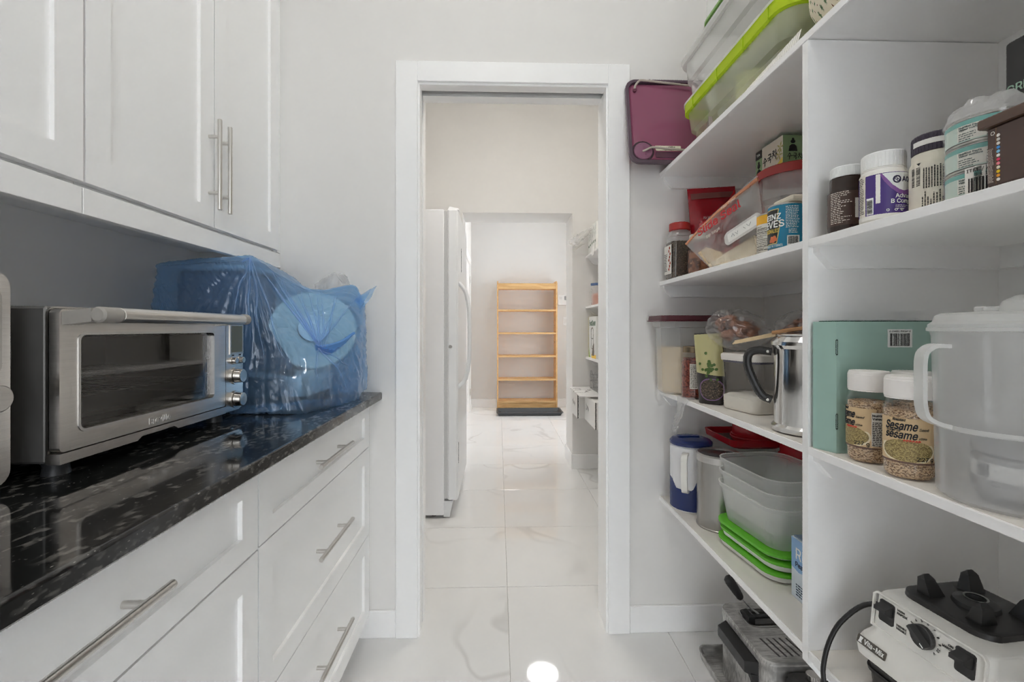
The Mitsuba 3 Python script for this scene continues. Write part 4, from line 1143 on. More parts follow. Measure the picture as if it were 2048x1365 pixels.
cp_ = thing('seed_pouch', 'standing pouch with a yellow-green top and a printed berry sprig by the jar', 'pouch')
pw, ph, pt = 0.084, 0.222, 0.050
M = TR(0.670, 1.392, S3 + 0.001) @ RZ(-40) @ ROT(-4, [0, 1, 0])
part(cp_, 'bag', pouch(pw, ph, pt, 18, 24, 41, 0.004), 'satin', srgb(46, 44, 42), smooth=True, M=M)
gp = lambda poly: on_pouch(prism(poly, 'z', 0, 0.0002), pw, ph, pt, 0, 0, 0.0045, step=0.012)
part(cp_, 'top_panel', gp(Polygon([(-0.041, 0.10), (0.041, 0.085), (0.0415, 0.218), (-0.0415, 0.218)])), 'satin', srgb(182, 176, 128), smooth=True, M=M, label='yellow-green top')
part(cp_, 'printed_sprig', [on_pouch(prism(Point(x_, z_).buffer(0.0042), 'z', 0, 0.0003), pw, ph, pt, 0, 0, 0.0062, step=None or 0.02) for x_, z_ in np.random.default_rng(3).normal([0.004, 0.112], [0.010, 0.014], (30, 2))], 'satin', srgb(70, 96, 40), smooth=False, M=M)
part(cp_, 'seed_window', gp(Polygon(rrect(0.064, 0.062, 0.028, 6, 0.004, 0.046))), 'pepper', smooth=True, M=M)
part(cp_, 'window_border', gp(Polygon(rrect(0.070, 0.068, 0.03, 6, 0.004, 0.046)).difference(Polygon(rrect(0.064, 0.062, 0.028, 6, 0.004, 0.046)))), 'satin', srgb(120, 90, 130), smooth=True, M=M)

ox = thing('flip_container', 'clear container of white flour with a white lid in front of the pouch', 'container')
ocx, ocy, ow, od, orz = 0.735, 1.275, 0.125, 0.145, 12
M = TR(ocx, ocy, 0) @ RZ(orz)
part(ox, 'body', loft([ring(rrect(ow - 0.012, od - 0.012, 0.018), S3 + 0.0005), ring(rrect(ow - 0.004, od - 0.004, 0.022), S3 + 0.006), ring(rrect(ow, od, 0.022), 1.068)], True, False), 'clear', M=M)
k = part(ox, 'flour', loft([ring(rrect(ow - 0.014, od - 0.014, 0.018), S3 + 0.002), ring(rrect(ow - 0.008, od - 0.008, 0.02), S3 + 0.008), ring(rrect(ow - 0.006, od - 0.006, 0.02), 0.968), ring(rrect(ow - 0.03, od - 0.03, 0.02), 0.976)]), 'matte', srgb(240, 236, 228), M=M)
labels[k] = {'kind': 'stuff', 'label': 'white flour'}
part(ox, 'seal', rbox(0, 0, ow - 0.003, od - 0.003, 1.066, 1.074, 0.021), 'satin', srgb(92, 90, 104), M=M)
part(ox, 'lid', loft([ring(rrect(ow + 0.006, od + 0.006, 0.025), 1.072), ring(rrect(ow + 0.008, od + 0.008, 0.026), 1.078), ring(rrect(ow + 0.008, od + 0.008, 0.026), 1.088), ring(rrect(ow, od, 0.024), 1.092)]), 'satin', srgb(226, 222, 216), M=M)
for nm_, lab_, x_, y_, z_, w_, h_, t_, rz_, sd in (('date_bag', 'clear bag of brown dates lying on the flour container and the pouch', 0.698, 1.305, 1.160, 0.150, 0.100, 0.075, -25, 3),
                                                    ('date_bag', 'clear bag of dark dates lying behind the steel pot, with a printed top', 0.894, 1.268, 1.165, 0.170, 0.085, 0.09, -8, 7)):
    dbk = thing(nm_, lab_, 'bag')
    M = TR(x_, y_, z_) @ RZ(rz_) @ ROT(14 if sd == 3 else 0, [0, 1, 0])
    rg = np.random.default_rng(sd)
    part(dbk, 'film', wrinkle(trimesh.creation.icosphere(4, 1.0).apply_transform(np.diag([w_ / 2 + 0.006, t_ / 2 + 0.006, h_ / 2 + 0.004, 1])), 0.008, 38, sd), 'thin_film', smooth=True, M=M)
    n_d = 0
    for i in range(400):
        q_ = rg.uniform(-1, 1, 3)
        if np.sum((q_ / 0.86) ** 2) > 1 or n_d >= 34:
            continue
        d_ = trimesh.creation.icosphere(2, 1.0).apply_transform(np.diag([0.018, 0.011, 0.010, 1]))
        d_ = wrinkle(d_, 0.0015, 130, i, ridged=True)
        d_.apply_transform(TR(q_[0] * (w_ / 2 - 0.014), q_[1] * (t_ / 2 - 0.009), q_[2] * (h_ / 2 - 0.010)) @ RZ(rg.uniform(0, 180)) @ ROT(rg.uniform(-40, 40), [0, 1, 0]))
        part(dbk, 'date', d_, 'dates', smooth=True, M=M)
        n_d += 1
    if sd == 7:
        part(dbk, 'printed_top', sheet(0.13, 0.05, 0.0).apply_translation([-0.03, -0.02, h_ / 2 + 0.008]), 'clear_film', smooth=False, M=M)
        part(dbk, 'fine_print', printlines(0.12, 0.045, 0.004, 0.5, 9, 0.006).apply_translation([-0.03, -0.02, h_ / 2 + 0.009]), 'matte', srgb(214, 208, 190), smooth=False, M=M)
    part(dbk, 'twisted_end', wrinkle(hull([(w_ / 2 - 0.01, -0.02, -0.02), (w_ / 2 - 0.01, 0.02, 0.02), (w_ / 2 - 0.01, 0.02, -0.02), (w_ / 2 - 0.01, -0.02, 0.02), (w_ / 2 + 0.03, -0.008, 0.012), (w_ / 2 + 0.03, 0.012, 0.02)]).subdivide().subdivide(), 0.004, 60, 2), 'clear_film', smooth=False, M=M)

pt_ = thing('steel_pot', 'polished steel pot with a black side handle against the divider', 'pot')
pc, pr_ = (0.703, 1.006), 0.076
part(pt_, 'body', lathe([(0, S3 + 0.0005), (pr_ - 0.010, S3 + 0.0005), (pr_ - 0.003, S3 + 0.004), (pr_ - 0.002, S3 + 0.014), (pr_ - 0.008, S3 + 0.020), (pr_ - 0.008, 1.118), (pr_ - 0.002, 1.126), (pr_ - 0.002, 1.134), (pr_ - 0.010, 1.145), (pr_ - 0.018, 1.148)], 56, (*pc, 0)), 'chrome', (0.72, 0.71, 0.69))
part(pt_, 'lid', lathe([(pr_ - 0.014, 1.146), (pr_ - 0.022, 1.156), (0.02, 1.166), (0.018, 1.176), (0, 1.178)], 48, (*pc, 0)), 'clear', label='glass lid')
part(pt_, 'lid_rim', tube([(pc[0] + (pr_ - 0.015) * math.cos(a_), pc[1] + (pr_ - 0.015) * math.sin(a_), 1.149) for a_ in np.arange(48) * 2 * PI / 48], 0.003, 8, closed=True), 'chrome', (0.7, 0.69, 0.67))
part(pt_, 'lid_band', tube(spline([(pc[0] - 0.07, pc[1] + 0.02, 1.154), (pc[0] - 0.045, pc[1] - 0.03, 1.163), (pc[0], pc[1] - 0.055, 1.168), (pc[0] + 0.05, pc[1] - 0.05, 1.166)], 8), 0.0045, 8), 'satin', srgb(160, 116, 76), label='tan wooden band')
hd = np.array([-0.84, 0.543, 0]); hd /= np.linalg.norm(hd)
hp_ = [np.array([*pc, 0]) + hd * (pr_ - 0.004 + o_) + [0, 0, z_] for o_, z_ in ((0.0, 1.110), (0.030, 1.112), (0.048, 1.102), (0.050, 1.075), (0.036, 1.035), (0.020, 1.006), (0.0, 0.996))]
hs = spline(hp_, 7)
w2 = np.cross(hd, [0, 0, 1])
HR = []
tg = np.gradient(hs, axis=0); tg /= np.linalg.norm(tg, axis=1, keepdims=True)
for i in range(len(hs)):
    nn = np.cross(tg[i], w2)
    HR.append(np.array([hs[i] + w2 * (0.0115 * math.cos(a_)) + nn * (0.0095 * math.sin(a_)) for a_ in np.arange(12) * 2 * PI / 12]))
part(pt_, 'handle', loft(HR), 'satin', BLACK, label='black handle')
for z_ in (1.110, 0.997):
    part(pt_, 'rivet', cyl(np.array([*pc, z_]) + hd * (pr_ + 0.004) + w2 * -0.012, np.array([*pc, z_]) + hd * (pr_ + 0.004) + w2 * 0.012, 0.0035, 12, b=0.001), 'chrome', (0.7, 0.69, 0.67))
for i in range(3):
    sk = cyl((0.612 + 0.003 * i, 1.165, 1.1235 + 0.0035 * i), (0.705, 1.085 + 0.004 * i, 1.1515 + 0.003 * i), 0.0018, 8)
    lone('wooden_skewer', 'thin pale wooden skewer lying between the date bag and the pot lid', 'skewer', sk, 'satin', srgb(214, 192, 156), group='wooden skewers beside the steel pot')

pwm = []
u_, v_ = np.meshgrid(np.linspace(0, 1, 14), np.linspace(0, 1, 26))
q = meshkit.fbm(np.stack([u_ * 4, v_ * 9, u_ * 0], -1), 3, 14); q3 = meshkit.fbm(np.stack([u_ * 5 + 9, v_ * 8, u_ * 0], -1), 3, 15)
cy_ = 1.475 + 0.05 * v_ + (u_ - 0.5) * (0.085 - 0.045 * v_) + 0.018 * (q - 0.5)
cxx = XS - 0.006 - 0.004 * v_ + 0.030 * (q3 - 0.5) * v_ - 0.012 * v_
czz = S3 + 0.006 - 0.135 * np.clip(v_ - 0.08, 0, 1) + 0.01 * (q - 0.5)
cxx = np.where(v_ < 0.08, XS + 0.02 - 0.026 * v_ / 0.08, cxx)
F_ = [(a * 14 + i, a * 14 + i + 1, (a + 1) * 14 + i + 1) for a in range(25) for i in range(13)] + [(a * 14 + i, (a + 1) * 14 + i + 1, (a + 1) * 14 + i) for a in range(25) for i in range(13)]
lone('plastic_wrap', 'crumpled clear plastic wrap hanging over the shelf edge above the blue thermos', 'plastic wrap', trimesh.Trimesh(np.stack([cxx, cy_, czz], -1).reshape(-1, 3), F_, process=False), 'wrap_film', smooth=False)

# ================================================================== BOTTOM SHELF, left bay
th = thing('thermos_jug', 'white thermos jug with a navy lid and base by the end wall', 'jug')
tc, tr_ = (0.694, 1.612), 0.070
NAVY = srgb(26, 42, 92)
part(th, 'body', lathe([(0, S4 + 0.0005), (tr_ - 0.003, S4 + 0.0005), (tr_, S4 + 0.004), (tr_ + 0.001, 0.742), (tr_ - 0.006, 0.750), (0, 0.750)], 48, (*tc, 0)), 'satin', srgb(226, 226, 228))
tha = toward(tc)
n_ = 60
aa = np.radians(np.linspace(tha - 170, tha + 190, n_))
top = np.array([0.600 + 0.060 * np.clip((math.degrees(x) - (tha + 2)) / 26, 0, 1) ** 2 * (3 - 2 * np.clip((math.degrees(x) - (tha + 2)) / 26, 0, 1)) + 0.03 * np.clip(((tha - 42) - math.degrees(x)) / 20, 0, 1) for x in aa])
lo_ = np.column_stack([tc[0] + (tr_ + 0.0012) * np.cos(aa), tc[1] + (tr_ + 0.0012) * np.sin(aa), np.full(n_, S4 + 0.006)])
hi_ = lo_.copy(); hi_[:, 2] = top
part(th, 'base_sleeve', trimesh.Trimesh(np.vstack([lo_, hi_]), [(i, i + 1, n_ + i + 1) for i in range(n_ - 1)] + [(i, n_ + i + 1, n_ + i) for i in range(n_ - 1)], process=False), 'satin', NAVY, smooth=True, label='navy base')
part(th, 'lid', [lathe([(0, 0.748), (tr_ - 0.006, 0.748), (tr_ + 0.002, 0.750), (tr_ + 0.003, 0.758), (tr_ - 0.004, 0.766), (tr_ - 0.018, 0.771), (0, 0.773)], 48, (*tc, 0)), box(tc[0] - 0.045, tc[0] + 0.030, tc[1] - 0.006, tc[1] + 0.016, 0.771, 0.778, 0.002)], 'gloss', NAVY)
hd = np.array([math.cos(math.radians(tha - 12)), math.sin(math.radians(tha - 12)), 0])
cc = np.array([*tc, 0])
hp_ = [cc + hd * (tr_ - 0.002 + o_) + [0, 0, z_] for o_, z_ in ((0, 0.727), (0.026, 0.729), (0.036, 0.712), (0.034, 0.640), (0.026, 0.600), (0.0, 0.598))]
hs = fillet(hp_, 0.016, 5); w2 = np.cross(hd, [0, 0, 1.0]); tg = np.gradient(hs, axis=0); tg /= np.linalg.norm(tg, axis=1, keepdims=True) + 1e-12
part(th, 'handle', loft([np.array([hs[i] + w2 * 0.010 * sx + np.cross(tg[i], w2) * 0.005 * sy for sx, sy in ((1, 1), (-1, 1), (-1, -1), (1, -1))]) for i in range(len(hs))]), 'satin', srgb(228, 226, 220), smooth=40)

sc = thing('steel_canister', 'brushed steel canister with a glass topped lid beside the thermos jug', 'canister')
cc_, cr = (0.724, 1.458), 0.070
part(sc, 'body', lathe([(0, S4 + 0.0005), (cr + 0.002, S4 + 0.0005), (cr + 0.002, S4 + 0.004), (cr, S4 + 0.006), (cr, 0.735)], 48, (*cc_, 0)), 'metalvc', (0.40, 0.39, 0.37))
part(sc, 'lid', lathe([(cr, 0.733), (cr + 0.003, 0.734), (cr + 0.003, 0.754), (cr - 0.003, 0.758), (cr - 0.010, 0.754), (cr - 0.010, 0.752)], 48, (*cc_, 0)), 'metalvc', (0.6, 0.58, 0.56))
part(sc, 'glass_top', lathe([(cr - 0.009, 0.752), (0.02, 0.754), (0, 0.754)], 48, (*cc_, 0)), 'gloss', srgb(52, 50, 48))

GREEN = srgb(88, 172, 34)
lcx, lcy, lrz = 0.778, 1.246, 6
ML_ = TR(lcx, lcy, 0) @ RZ(lrz)
lz = [S4 + 0.0005, 0.5495, 0.5785]
for i, z_ in enumerate(lz):
    lk = thing('container_lid', ['white lid with a green rim, lowest of its stack', 'white lid with a green rim, middle of its stack', 'thin green rimmed lid directly under the nested clear containers'][i], 'lid', None)
    hh = 0.0175 if i < 2 else 0.008
    dx = 0.004 * (i == 1)
    w_, d_ = 0.222, 0.278
    MM = ML_ @ TR(dx, -dx, 0)
    part(lk, 'tray', loft([ring(rrect(w_ - 0.030, d_ - 0.030, 0.045, 8), z_), ring(rrect(w_ - 0.016, d_ - 0.016, 0.05, 8), z_ + 0.004), ring(rrect(w_ - 0.010, d_ - 0.010, 0.052, 8), z_ + hh)]), 'satin', srgb(232, 232, 228), M=MM)
    part(lk, 'rim', loft([ring(rrect(w_ - 0.012, d_ - 0.012, 0.052, 8), z_ + hh), ring(rrect(w_, d_, 0.056, 8), z_ + hh + 0.0015), ring(rrect(w_, d_, 0.056, 8), z_ + hh + 0.008), ring(rrect(w_ - 0.01, d_ - 0.01, 0.052, 8), z_ + hh + 0.0095)], False, True), 'satin', GREEN, M=MM, label='green rim')
zb0 = 0.5975
for i in range(3):
    ck = thing('food_container', ['clear rectangular food container, lowest of the nested stack on the green lids', 'clear rectangular food container nested in the middle of the stack', 'clear rectangular food container, topmost and empty, open at the top'][i], 'container')
    z_ = zb0 + 0.036 * i + 0.0005
    zt = z_ + 0.110
    w_, d_ = 0.222, 0.276
    s_ = -0.002 * i
    rings_ = [ring(rrect(w_ * 0.80 + s_, d_ * 0.84 + s_, 0.04, 8), z_), ring(rrect(w_ * 0.82 + s_, d_ * 0.86 + s_, 0.045, 8), z_ + 0.005), ring(rrect(w_ - 0.014 + s_, d_ - 0.014 + s_, 0.05, 8), zt - 0.012), ring(rrect(w_ - 0.002 + s_, d_ - 0.002 + s_, 0.054, 8), zt - 0.011),
              ring(rrect(w_ - 0.003 + s_, d_ - 0.003 + s_, 0.054, 8), zt - 0.002)]
    part(ck, 'tub', loft(rings_, True, False), 'frost', M=ML_, smooth=20)
    part(ck, 'rim', loft([ring(rrect(w_ + s_, d_ + s_, 0.055, 8), zt - 0.002), ring(rrect(w_ + s_, d_ + s_, 0.055, 8), zt), ring(rrect(w_ - 0.008 + s_, d_ - 0.008 + s_, 0.052, 8), zt), ring(rrect(w_ - 0.008 + s_, d_ - 0.008 + s_, 0.052, 8), zt - 0.002)], closed=True), 'milky', M=ML_)

RED = srgb(150, 26, 34)
r1 = thing('red_lid_container', 'square container with a red lid and a raised round red cap, behind the clear stack', 'container')
part(r1, 'body', rbox(0.868, 1.585, 0.145, 0.180, S4 + 0.0005, 0.762, 0.02, 5, 0.003), 'frost')
part(r1, 'lid', loft([ring(rrect(0.150, 0.19, 0.024, 6, 0.868, 1.580), 0.761), ring(rrect(0.180, 0.215, 0.028, 6, 0.865, 1.580), 0.770), ring(rrect(0.192, 0.225, 0.03, 6, 0.866, 1.578), 0.792), ring(rrect(0.180, 0.212, 0.026, 6, 0.866, 1.578), 0.792), ring(rrect(0.170, 0.20, 0.024, 6, 0.866, 1.578), 0.772)]), 'gloss', RED, smooth=25)
part(r1, 'lid_inset', rbox(0.866, 1.578, 0.15, 0.17, 0.7722, 0.7735, 0.02), 'satin', srgb(64, 52, 46))
part(r1, 'round_cap', [lathe([(0, 0.773), (0.058, 0.773), (0.062, 0.778), (0.062, 0.794), (0.057, 0.796), (0.057, 0.826), (0.052, 0.832), (0, 0.832)], 36, (0.882, 1.560, 0)), tube([(0.882 + 0.063 * math.cos(a_), 1.560 + 0.063 * math.sin(a_), 0.786) for a_ in np.linspace(0, 2 * PI, 37)], 0.003, 6)], 'gloss', RED)
r2 = thing('red_lid_container', 'round container with a red lid behind the clear stack, next to the divider', 'container')
part(r2, 'body', lathe([(0.05, S4 + 0.0005), (0.055, S4 + 0.005), (0.055, 0.76)], 32, (0.952, 1.398, 0)), 'frost')
part(r2, 'lid', [lathe([(0.05, 0.745), (0.062, 0.745), (0.062, 0.765), (0.057, 0.768), (0.057, 0.806), (0.052, 0.811), (0, 0.811)], 36, (0.952, 1.398, 0)), tube([(0.952 + 0.0625 * math.cos(a_), 1.398 + 0.0625 * math.sin(a_), 0.755) for a_ in np.linspace(0, 2 * PI, 33)], 0.003, 6)], 'gloss', RED)
part(r2, 'clip', cyl((0.891, 1.386, 0.752), (0.886, 1.372, 0.752), 0.006, 12, b=0.001), 'satin', srgb(206, 130, 120))

bb = thing('blue_carton', 'pale blue carton with white lettering against the divider on the bottom shelf', 'carton')
bx0, by0, by1, bz0, bz1 = 0.708, 0.906, 1.073, S4 + 0.0005, 0.664
part(bb, 'carton', box(bx0, 0.80, by0, by1, bz0, bz1, 0.001), 'satin', srgb(206, 216, 226), smooth=False)
MB = FRAME((bx0, by1, bz0), (0, -1, 0), (0, 0, 1))
part(bb, 'sky_print', prism(Polygon([(0.001, 0.072), (0.03, 0.066), (0.07, 0.078), (0.166, 0.060), (0.166, 0.142), (0.001, 0.142)]), 'z', 0.0003, 0.0005).apply_transform(MB), 'satin', srgb(128, 166, 206), smooth=False)
part(bb, 'lettering', text('Rice', 0.026, 0.0004).apply_translation([0.018, 0.096, 0.0006]).apply_transform(MB), 'matte', WHITE, smooth=False)
part(bb, 'small_lettering', [text('Pearl', 0.011, 0.0004, True).apply_translation([0.016, 0.078, 0.0006]).apply_transform(MB), printlines(0.12, 0.03, 0.006, 0.45, 3, 0.008).apply_translation([0.018, 0.010, 0.0005]).apply_transform(MB)], 'matte', srgb(50, 60, 84), smooth=False)
part(bb, 'top_flap', box(bx0 + 0.004, 0.795, by0 + 0.004, by1 - 0.004, bz1, bz1 + 0.003), 'satin', srgb(110, 128, 150), smooth=False)

# ================================================================== FLOOR UNDER THE SHELVES
ft = thing('baking_tray', 'scratched metal tray on the floor under the deep fryer', 'tray')
part(ft, 'tray', loft([ring(rrect(0.34, 0.40, 0.03, 6, 0.877, 1.392), 0.032), ring(rrect(0.345, 0.405, 0.032, 6, 0.877, 1.392), 0.034), ring(rrect(0.33, 0.39, 0.028, 6, 0.877, 1.392), 0.004), ring(rrect(0.32, 0.38, 0.025, 6, 0.877, 1.392), 0.0008), ring(rrect(0.318, 0.378, 0.025, 6, 0.877, 1.392), 0.003), ring(rrect(0.328, 0.388, 0.028, 6, 0.877, 1.392), 0.008), ring(rrect(0.338, 0.398, 0.03, 6, 0.877, 1.392), 0.0325)], False, False, closed=True), 'worn_metal')
part(ft, 'tray_bottom', rbox(0.877, 1.392, 0.322, 0.382, 0.001, 0.003, 0.025), 'worn_metal')
fy = thing('deep_fryer', 'worn steel deep fryer with black handles on the floor below the shelves', 'deep fryer')
fx0, fx1, fy0, fy1, fzt = 0.752, 0.985, 1.245, 1.520, 0.200
fcx, fcy = (fx0 + fx1) / 2, (fy0 + fy1) / 2
part(fy, 'body', loft([ring(rrect(fx1 - fx0 - 0.004, fy1 - fy0 - 0.004, 0.03, 6, fcx, fcy), 0.0035), ring(rrect(fx1 - fx0, fy1 - fy0, 0.032, 6, fcx, fcy), 0.01), ring(rrect(fx1 - fx0, fy1 - fy0, 0.032, 6, fcx, fcy), fzt)]), 'worn_metal')
lidp = Polygon(rrect(fx1 - fx0, fy1 - fy0, 0.032, 6, fcx, fcy))
slots = [Polygon([(x_, 1.268), (x_ + 0.0065, 1.268), (x_ + 0.0065 - 0.012, 1.345), (x_ - 0.012, 1.345)]) for x_ in np.arange(0.800, 0.955, 0.0195)]
winp = Polygon(rrect(0.165, 0.085, 0.02, 6, 0.878, 1.440))
lid_k = part(fy, 'lid', [prism(lidp.difference(unary_union(slots + [winp])), 'z', 0.216, 0.226), loft([ring(rrect(fx1 - fx0 + 0.004, fy1 - fy0 + 0.004, 0.034, 6, fcx, fcy), 0.201), ring(rrect(fx1 - fx0 + 0.004, fy1 - fy0 + 0.004, 0.034, 6, fcx, fcy), 0.215), ring(rrect(fx1 - fx0 - 0.002, fy1 - fy0 - 0.002, 0.031, 6, fcx, fcy), 0.2205)], True, False)], 'worn_metal', smooth=25)
part(lid_k, 'window', prism(winp, 'z', 0.2165, 0.219), 'gloss', srgb(40, 38, 36), label='dark viewing window')
part(lid_k, 'window_frame', prism(winp.buffer(0.005).difference(winp), 'z', 0.226, 0.229), 'metalvc', (0.4, 0.39, 0.38))
part(lid_k, 'handle', [hull([(0.806 + a_, 1.435 + b_, z_) for a_ in (-0.010, 0.010) for b_ in (-0.020, 0.020) for z_ in (0.219, 0.246)] + [(0.806, 1.435 + b_, 0.252) for b_ in (-0.014, 0.014)]), box(0.812, 0.945, 1.428, 1.440, 0.230, 0.240, 0.003)], 'satin', BLACK)
hb = hull([(fx0 - d_, y_, z_) for d_, y0_, y1_, z0_, z1_ in ((0.0, 1.285, 1.475, 0.150, 0.198), (0.034, 1.30, 1.46, 0.160, 0.192)) for y_ in (y0_, y1_) for z_ in (z0_, z1_)])
part(fy, 'side_handle', [hb, hull([(fx0 - 0.0, 1.285, 0.16), (fx0 - 0.02, 1.290, 0.16), (fx0, 1.285, 0.115), (fx0 - 0.010, 1.295, 0.115), (fx0, 1.325, 0.16), (fx0 - 0.02, 1.320, 0.16), (fx0, 1.310, 0.115)])], 'satin', BLACK, smooth=25)
part(fy, 'control_head', [box(0.795, 0.945, 1.170, 1.243, 0.05, 0.200, 0.012), hull([(0.800 + a_, 1.180 + b_, 0.2) for a_, b_ in ((0, 0), (0.14, 0), (0.14, 0.055), (0, 0.055))] + [(0.812 + a_, 1.19 + b_, 0.209) for a_, b_ in ((0, 0), (0.115, 0), (0.115, 0.04), (0, 0.04))])], 'satin', srgb(44, 43, 42), label='black control head')
part(fy, 'dial', [cyl((0.855, 1.205, 0.209), (0.855, 1.205, 0.224), 0.016, 24, b=0.001)] + [box(0.8545 + 0.016 * math.cos(a_) - 0.0008, 0.8545 + 0.016 * math.cos(a_) + 0.0008, 1.205 + 0.016 * math.sin(a_) - 0.0008, 1.205 + 0.016 * math.sin(a_) + 0.0008, 0.210, 0.2225) for a_ in np.arange(18) * PI / 9], 'chrome', (0.62, 0.6, 0.58))
bk_ = part(fy, 'basket_handle', loft([np.array([c0 + r_ * (math.cos(a_) * np.array([0.75, 0.2, 0.62]) + 0.8 * math.sin(a_) * np.array([-0.1, 0.97, -0.2])) for a_ in np.arange(14) * 2 * PI / 14]) for c0, r_ in zip([np.array([0.757, 1.48, 0.340]) + t_ * np.array([0.050, 0.0, -0.074]) for t_ in (0, 0.05, 0.2, 0.6, 0.9, 1.0)], (0.006, 0.013, 0.0165, 0.015, 0.0125, 0.009))]), 'satin', BLACK, label='black basket handle')
part(bk_, 'wire', [tube([(0.806, 1.480 + e, 0.268), (0.835, 1.478 + e, 0.235), (0.860, 1.46 + e, 0.222)], 0.0018, 6) for e in (-0.008, 0.008)], 'metalvc', (0.5, 0.5, 0.5))

# ================================================================== SECOND SHELF, right bay
def bottle(name, label, c, r, z0, zsh, zneck, rneck, ztop, mat, col, capcol, capr, cat='bottle'):
    k = thing(name, label, cat)
    part(k, 'body', lathe([(0, z0), (r - 0.003, z0), (r, z0 + 0.003), (r, zsh), (r - 0.003, zsh + 0.006), (rneck + 0.002, zneck - 0.002), (rneck, zneck), (rneck, zneck + 0.004)], 40, (*c, 0)), mat, col)
    part(k, 'cap', [lathe([(0, zneck), (capr, zneck), (capr, ztop - 0.002), (capr - 0.002, ztop), (0, ztop)], 40, (*c, 0))] + [box(c[0] + capr * math.cos(a_) - 0.0004, c[0] + capr * math.cos(a_) + 0.0004, c[1] + capr * math.sin(a_) - 0.0004, c[1] + capr * math.sin(a_) + 0.0004, zneck + 0.001, ztop - 0.003) for a_ in np.arange(40) * PI / 20], 'satin', capcol)
    return k


z0 = S2 + 0.0005
c1 = (0.660, 0.838); a1 = toward(c1)
b_ = bottle('supplement_bottle', 'dark brown bottle with a white cap, nearest the divider', c1, 0.0300, z0, 1.420, 1.448, 0.0245, 1.468, 'gloss', srgb(44, 30, 24), srgb(228, 230, 228), 0.0265)
part(b_, 'label', band(c1, 0.0303, a1 - 120, a1 + 38, z0 + 0.012, 1.418), 'satin', srgb(70, 50, 42), smooth=True)
part(b_, 'fine_print', wrap(printlines(0.036, 0.062, 0.0033, 0.42, 12, 0.005, ragged=0.5), c1, 0.0305, a1 - 52, z0 + 0.014, 0.008), 'matte', srgb(216, 206, 198), smooth=False)
part(b_, 'white_panel', wrap(sheet(0.010, 0.036), c1, 0.0305, a1 + 24, z0 + 0.024, 0.004), 'matte', srgb(225, 222, 214), smooth=False)
c2 = (0.706, 0.855); a2 = toward(c2)
b_ = bottle('supplement_bottle', 'small dark bottle with a cream label between the brown bottle and the purple jar', c2, 0.0158, z0, 1.425, 1.440, 0.010, 1.470, 'gloss', srgb(60, 52, 36), srgb(70, 110, 96), 0.0115)
part(b_, 'label', band(c2, 0.0161, a2 - 110, a2 + 110, z0 + 0.012, 1.420), 'satin', srgb(226, 216, 190), smooth=True)
part(b_, 'fine_print', wrap(printlines(0.034, 0.06, 0.0032, 0.42, 13, 0.004), c2, 0.0163, a2 - 60, z0 + 0.014, 0.005), 'matte', srgb(80, 84, 60), smooth=False)
c3 = (0.656, 0.752); a3 = toward(c3)
R3 = 0.0330
b_ = bottle('supplement_jar', 'white jar with a purple vitamin label and a wide white cap', c3, R3, z0, 1.424, 1.4335, 0.029, 1.460, 'satin', srgb(236, 234, 228), srgb(236, 236, 234), 0.0302, 'jar')
lt = 1.421
PUR = srgb(70, 48, 120)
part(b_, 'label', band(c3, R3 + 0.0002, a3 - 125, a3 + 125, z0 + 0.010, lt), 'satin', PUR, smooth=True, label='purple label')
wv = Polygon([(-0.002, 0.066), (0.004, 0.058), (0.012, 0.046), (0.022, 0.038), (0.030, 0.036), (0.045, 0.040), (0.06, 0.066)])
wv2 = Polygon([(-0.005, 0.066), (0.001, 0.053), (0.010, 0.040), (0.021, 0.031), (0.031, 0.029), (0.047, 0.034), (0.06, 0.066)])
zz = z0 + 0.010
part(b_, 'label_swoosh', wrap(prism(wv2, 'z', 0, 0.0002), c3, R3 + 0.0004, a3, zz, 0.005), 'satin', srgb(128, 84, 150), smooth=False)
part(b_, 'label_white', wrap(prism(wv, 'z', 0, 0.0003), c3, R3 + 0.0006, a3, zz, 0.005), 'satin', srgb(226, 228, 228), smooth=False)
lg = unary_union([Point(0.0185, 0.0545).buffer(0.0062).difference(Point(0.0185, 0.0545).buffer(0.0042)), Point(0.0170, 0.0558).buffer(0.0022).difference(Point(0.0170, 0.0558).buffer(0.0012)), Point(0.0200, 0.0532).buffer(0.0022).difference(Point(0.0200, 0.0532).buffer(0.0012))])
part(b_, 'logo', [wrap(prism(lg, 'z', 0, 0.0002), c3, R3 + 0.0010, a3, zz, 0.004), wrap(text('AOR', 0.0078, 0.0002, True).apply_translation([0.0262, 0.051, 0]), c3, R3 + 0.0010, a3, zz, 0.004)], 'matte', srgb(40, 36, 66), smooth=False)
part(b_, 'lettering', [wrap(text('Advanced', 0.0066, 0.0002, True).apply_translation([0.016, 0.0245, 0]), c3, R3 + 0.0007, a3, zz, 0.004), wrap(text('B Complex', 0.0066, 0.0002, True).apply_translation([0.010, 0.0160, 0]), c3, R3 + 0.0007, a3, zz, 0.004),
                       wrap(printlines(0.022, 0.008, 0.0026, 0.35, 3, 0.003).apply_translation([0.016, 0.006, 0]), c3, R3 + 0.0007, a3, zz, 0.006)], 'matte', WHITE, smooth=False)
part(b_, 'emblems', [wrap(prism(Point(x_, 0.004).buffer(0.0022).difference(Point(x_, 0.004).buffer(0.0013)), 'z', 0, 0.0002), c3, R3 + 0.0007, a3, zz + 0.001, None) for x_ in (0.006, 0.017, 0.026)], 'matte', WHITE, smooth=False)
part(b_, 'white_strip', wrap(sheet(0.0062, 0.048), c3, R3 + 0.0006, a3 - 17, zz + 0.018, 0.004), 'matte', srgb(232, 230, 226), smooth=False)
part(b_, 'facts_panel', wrap(sheet(0.016, 0.070), c3, R3 + 0.0004, a3 - 72, zz, 0.004), 'matte', srgb(226, 220, 208), smooth=False)
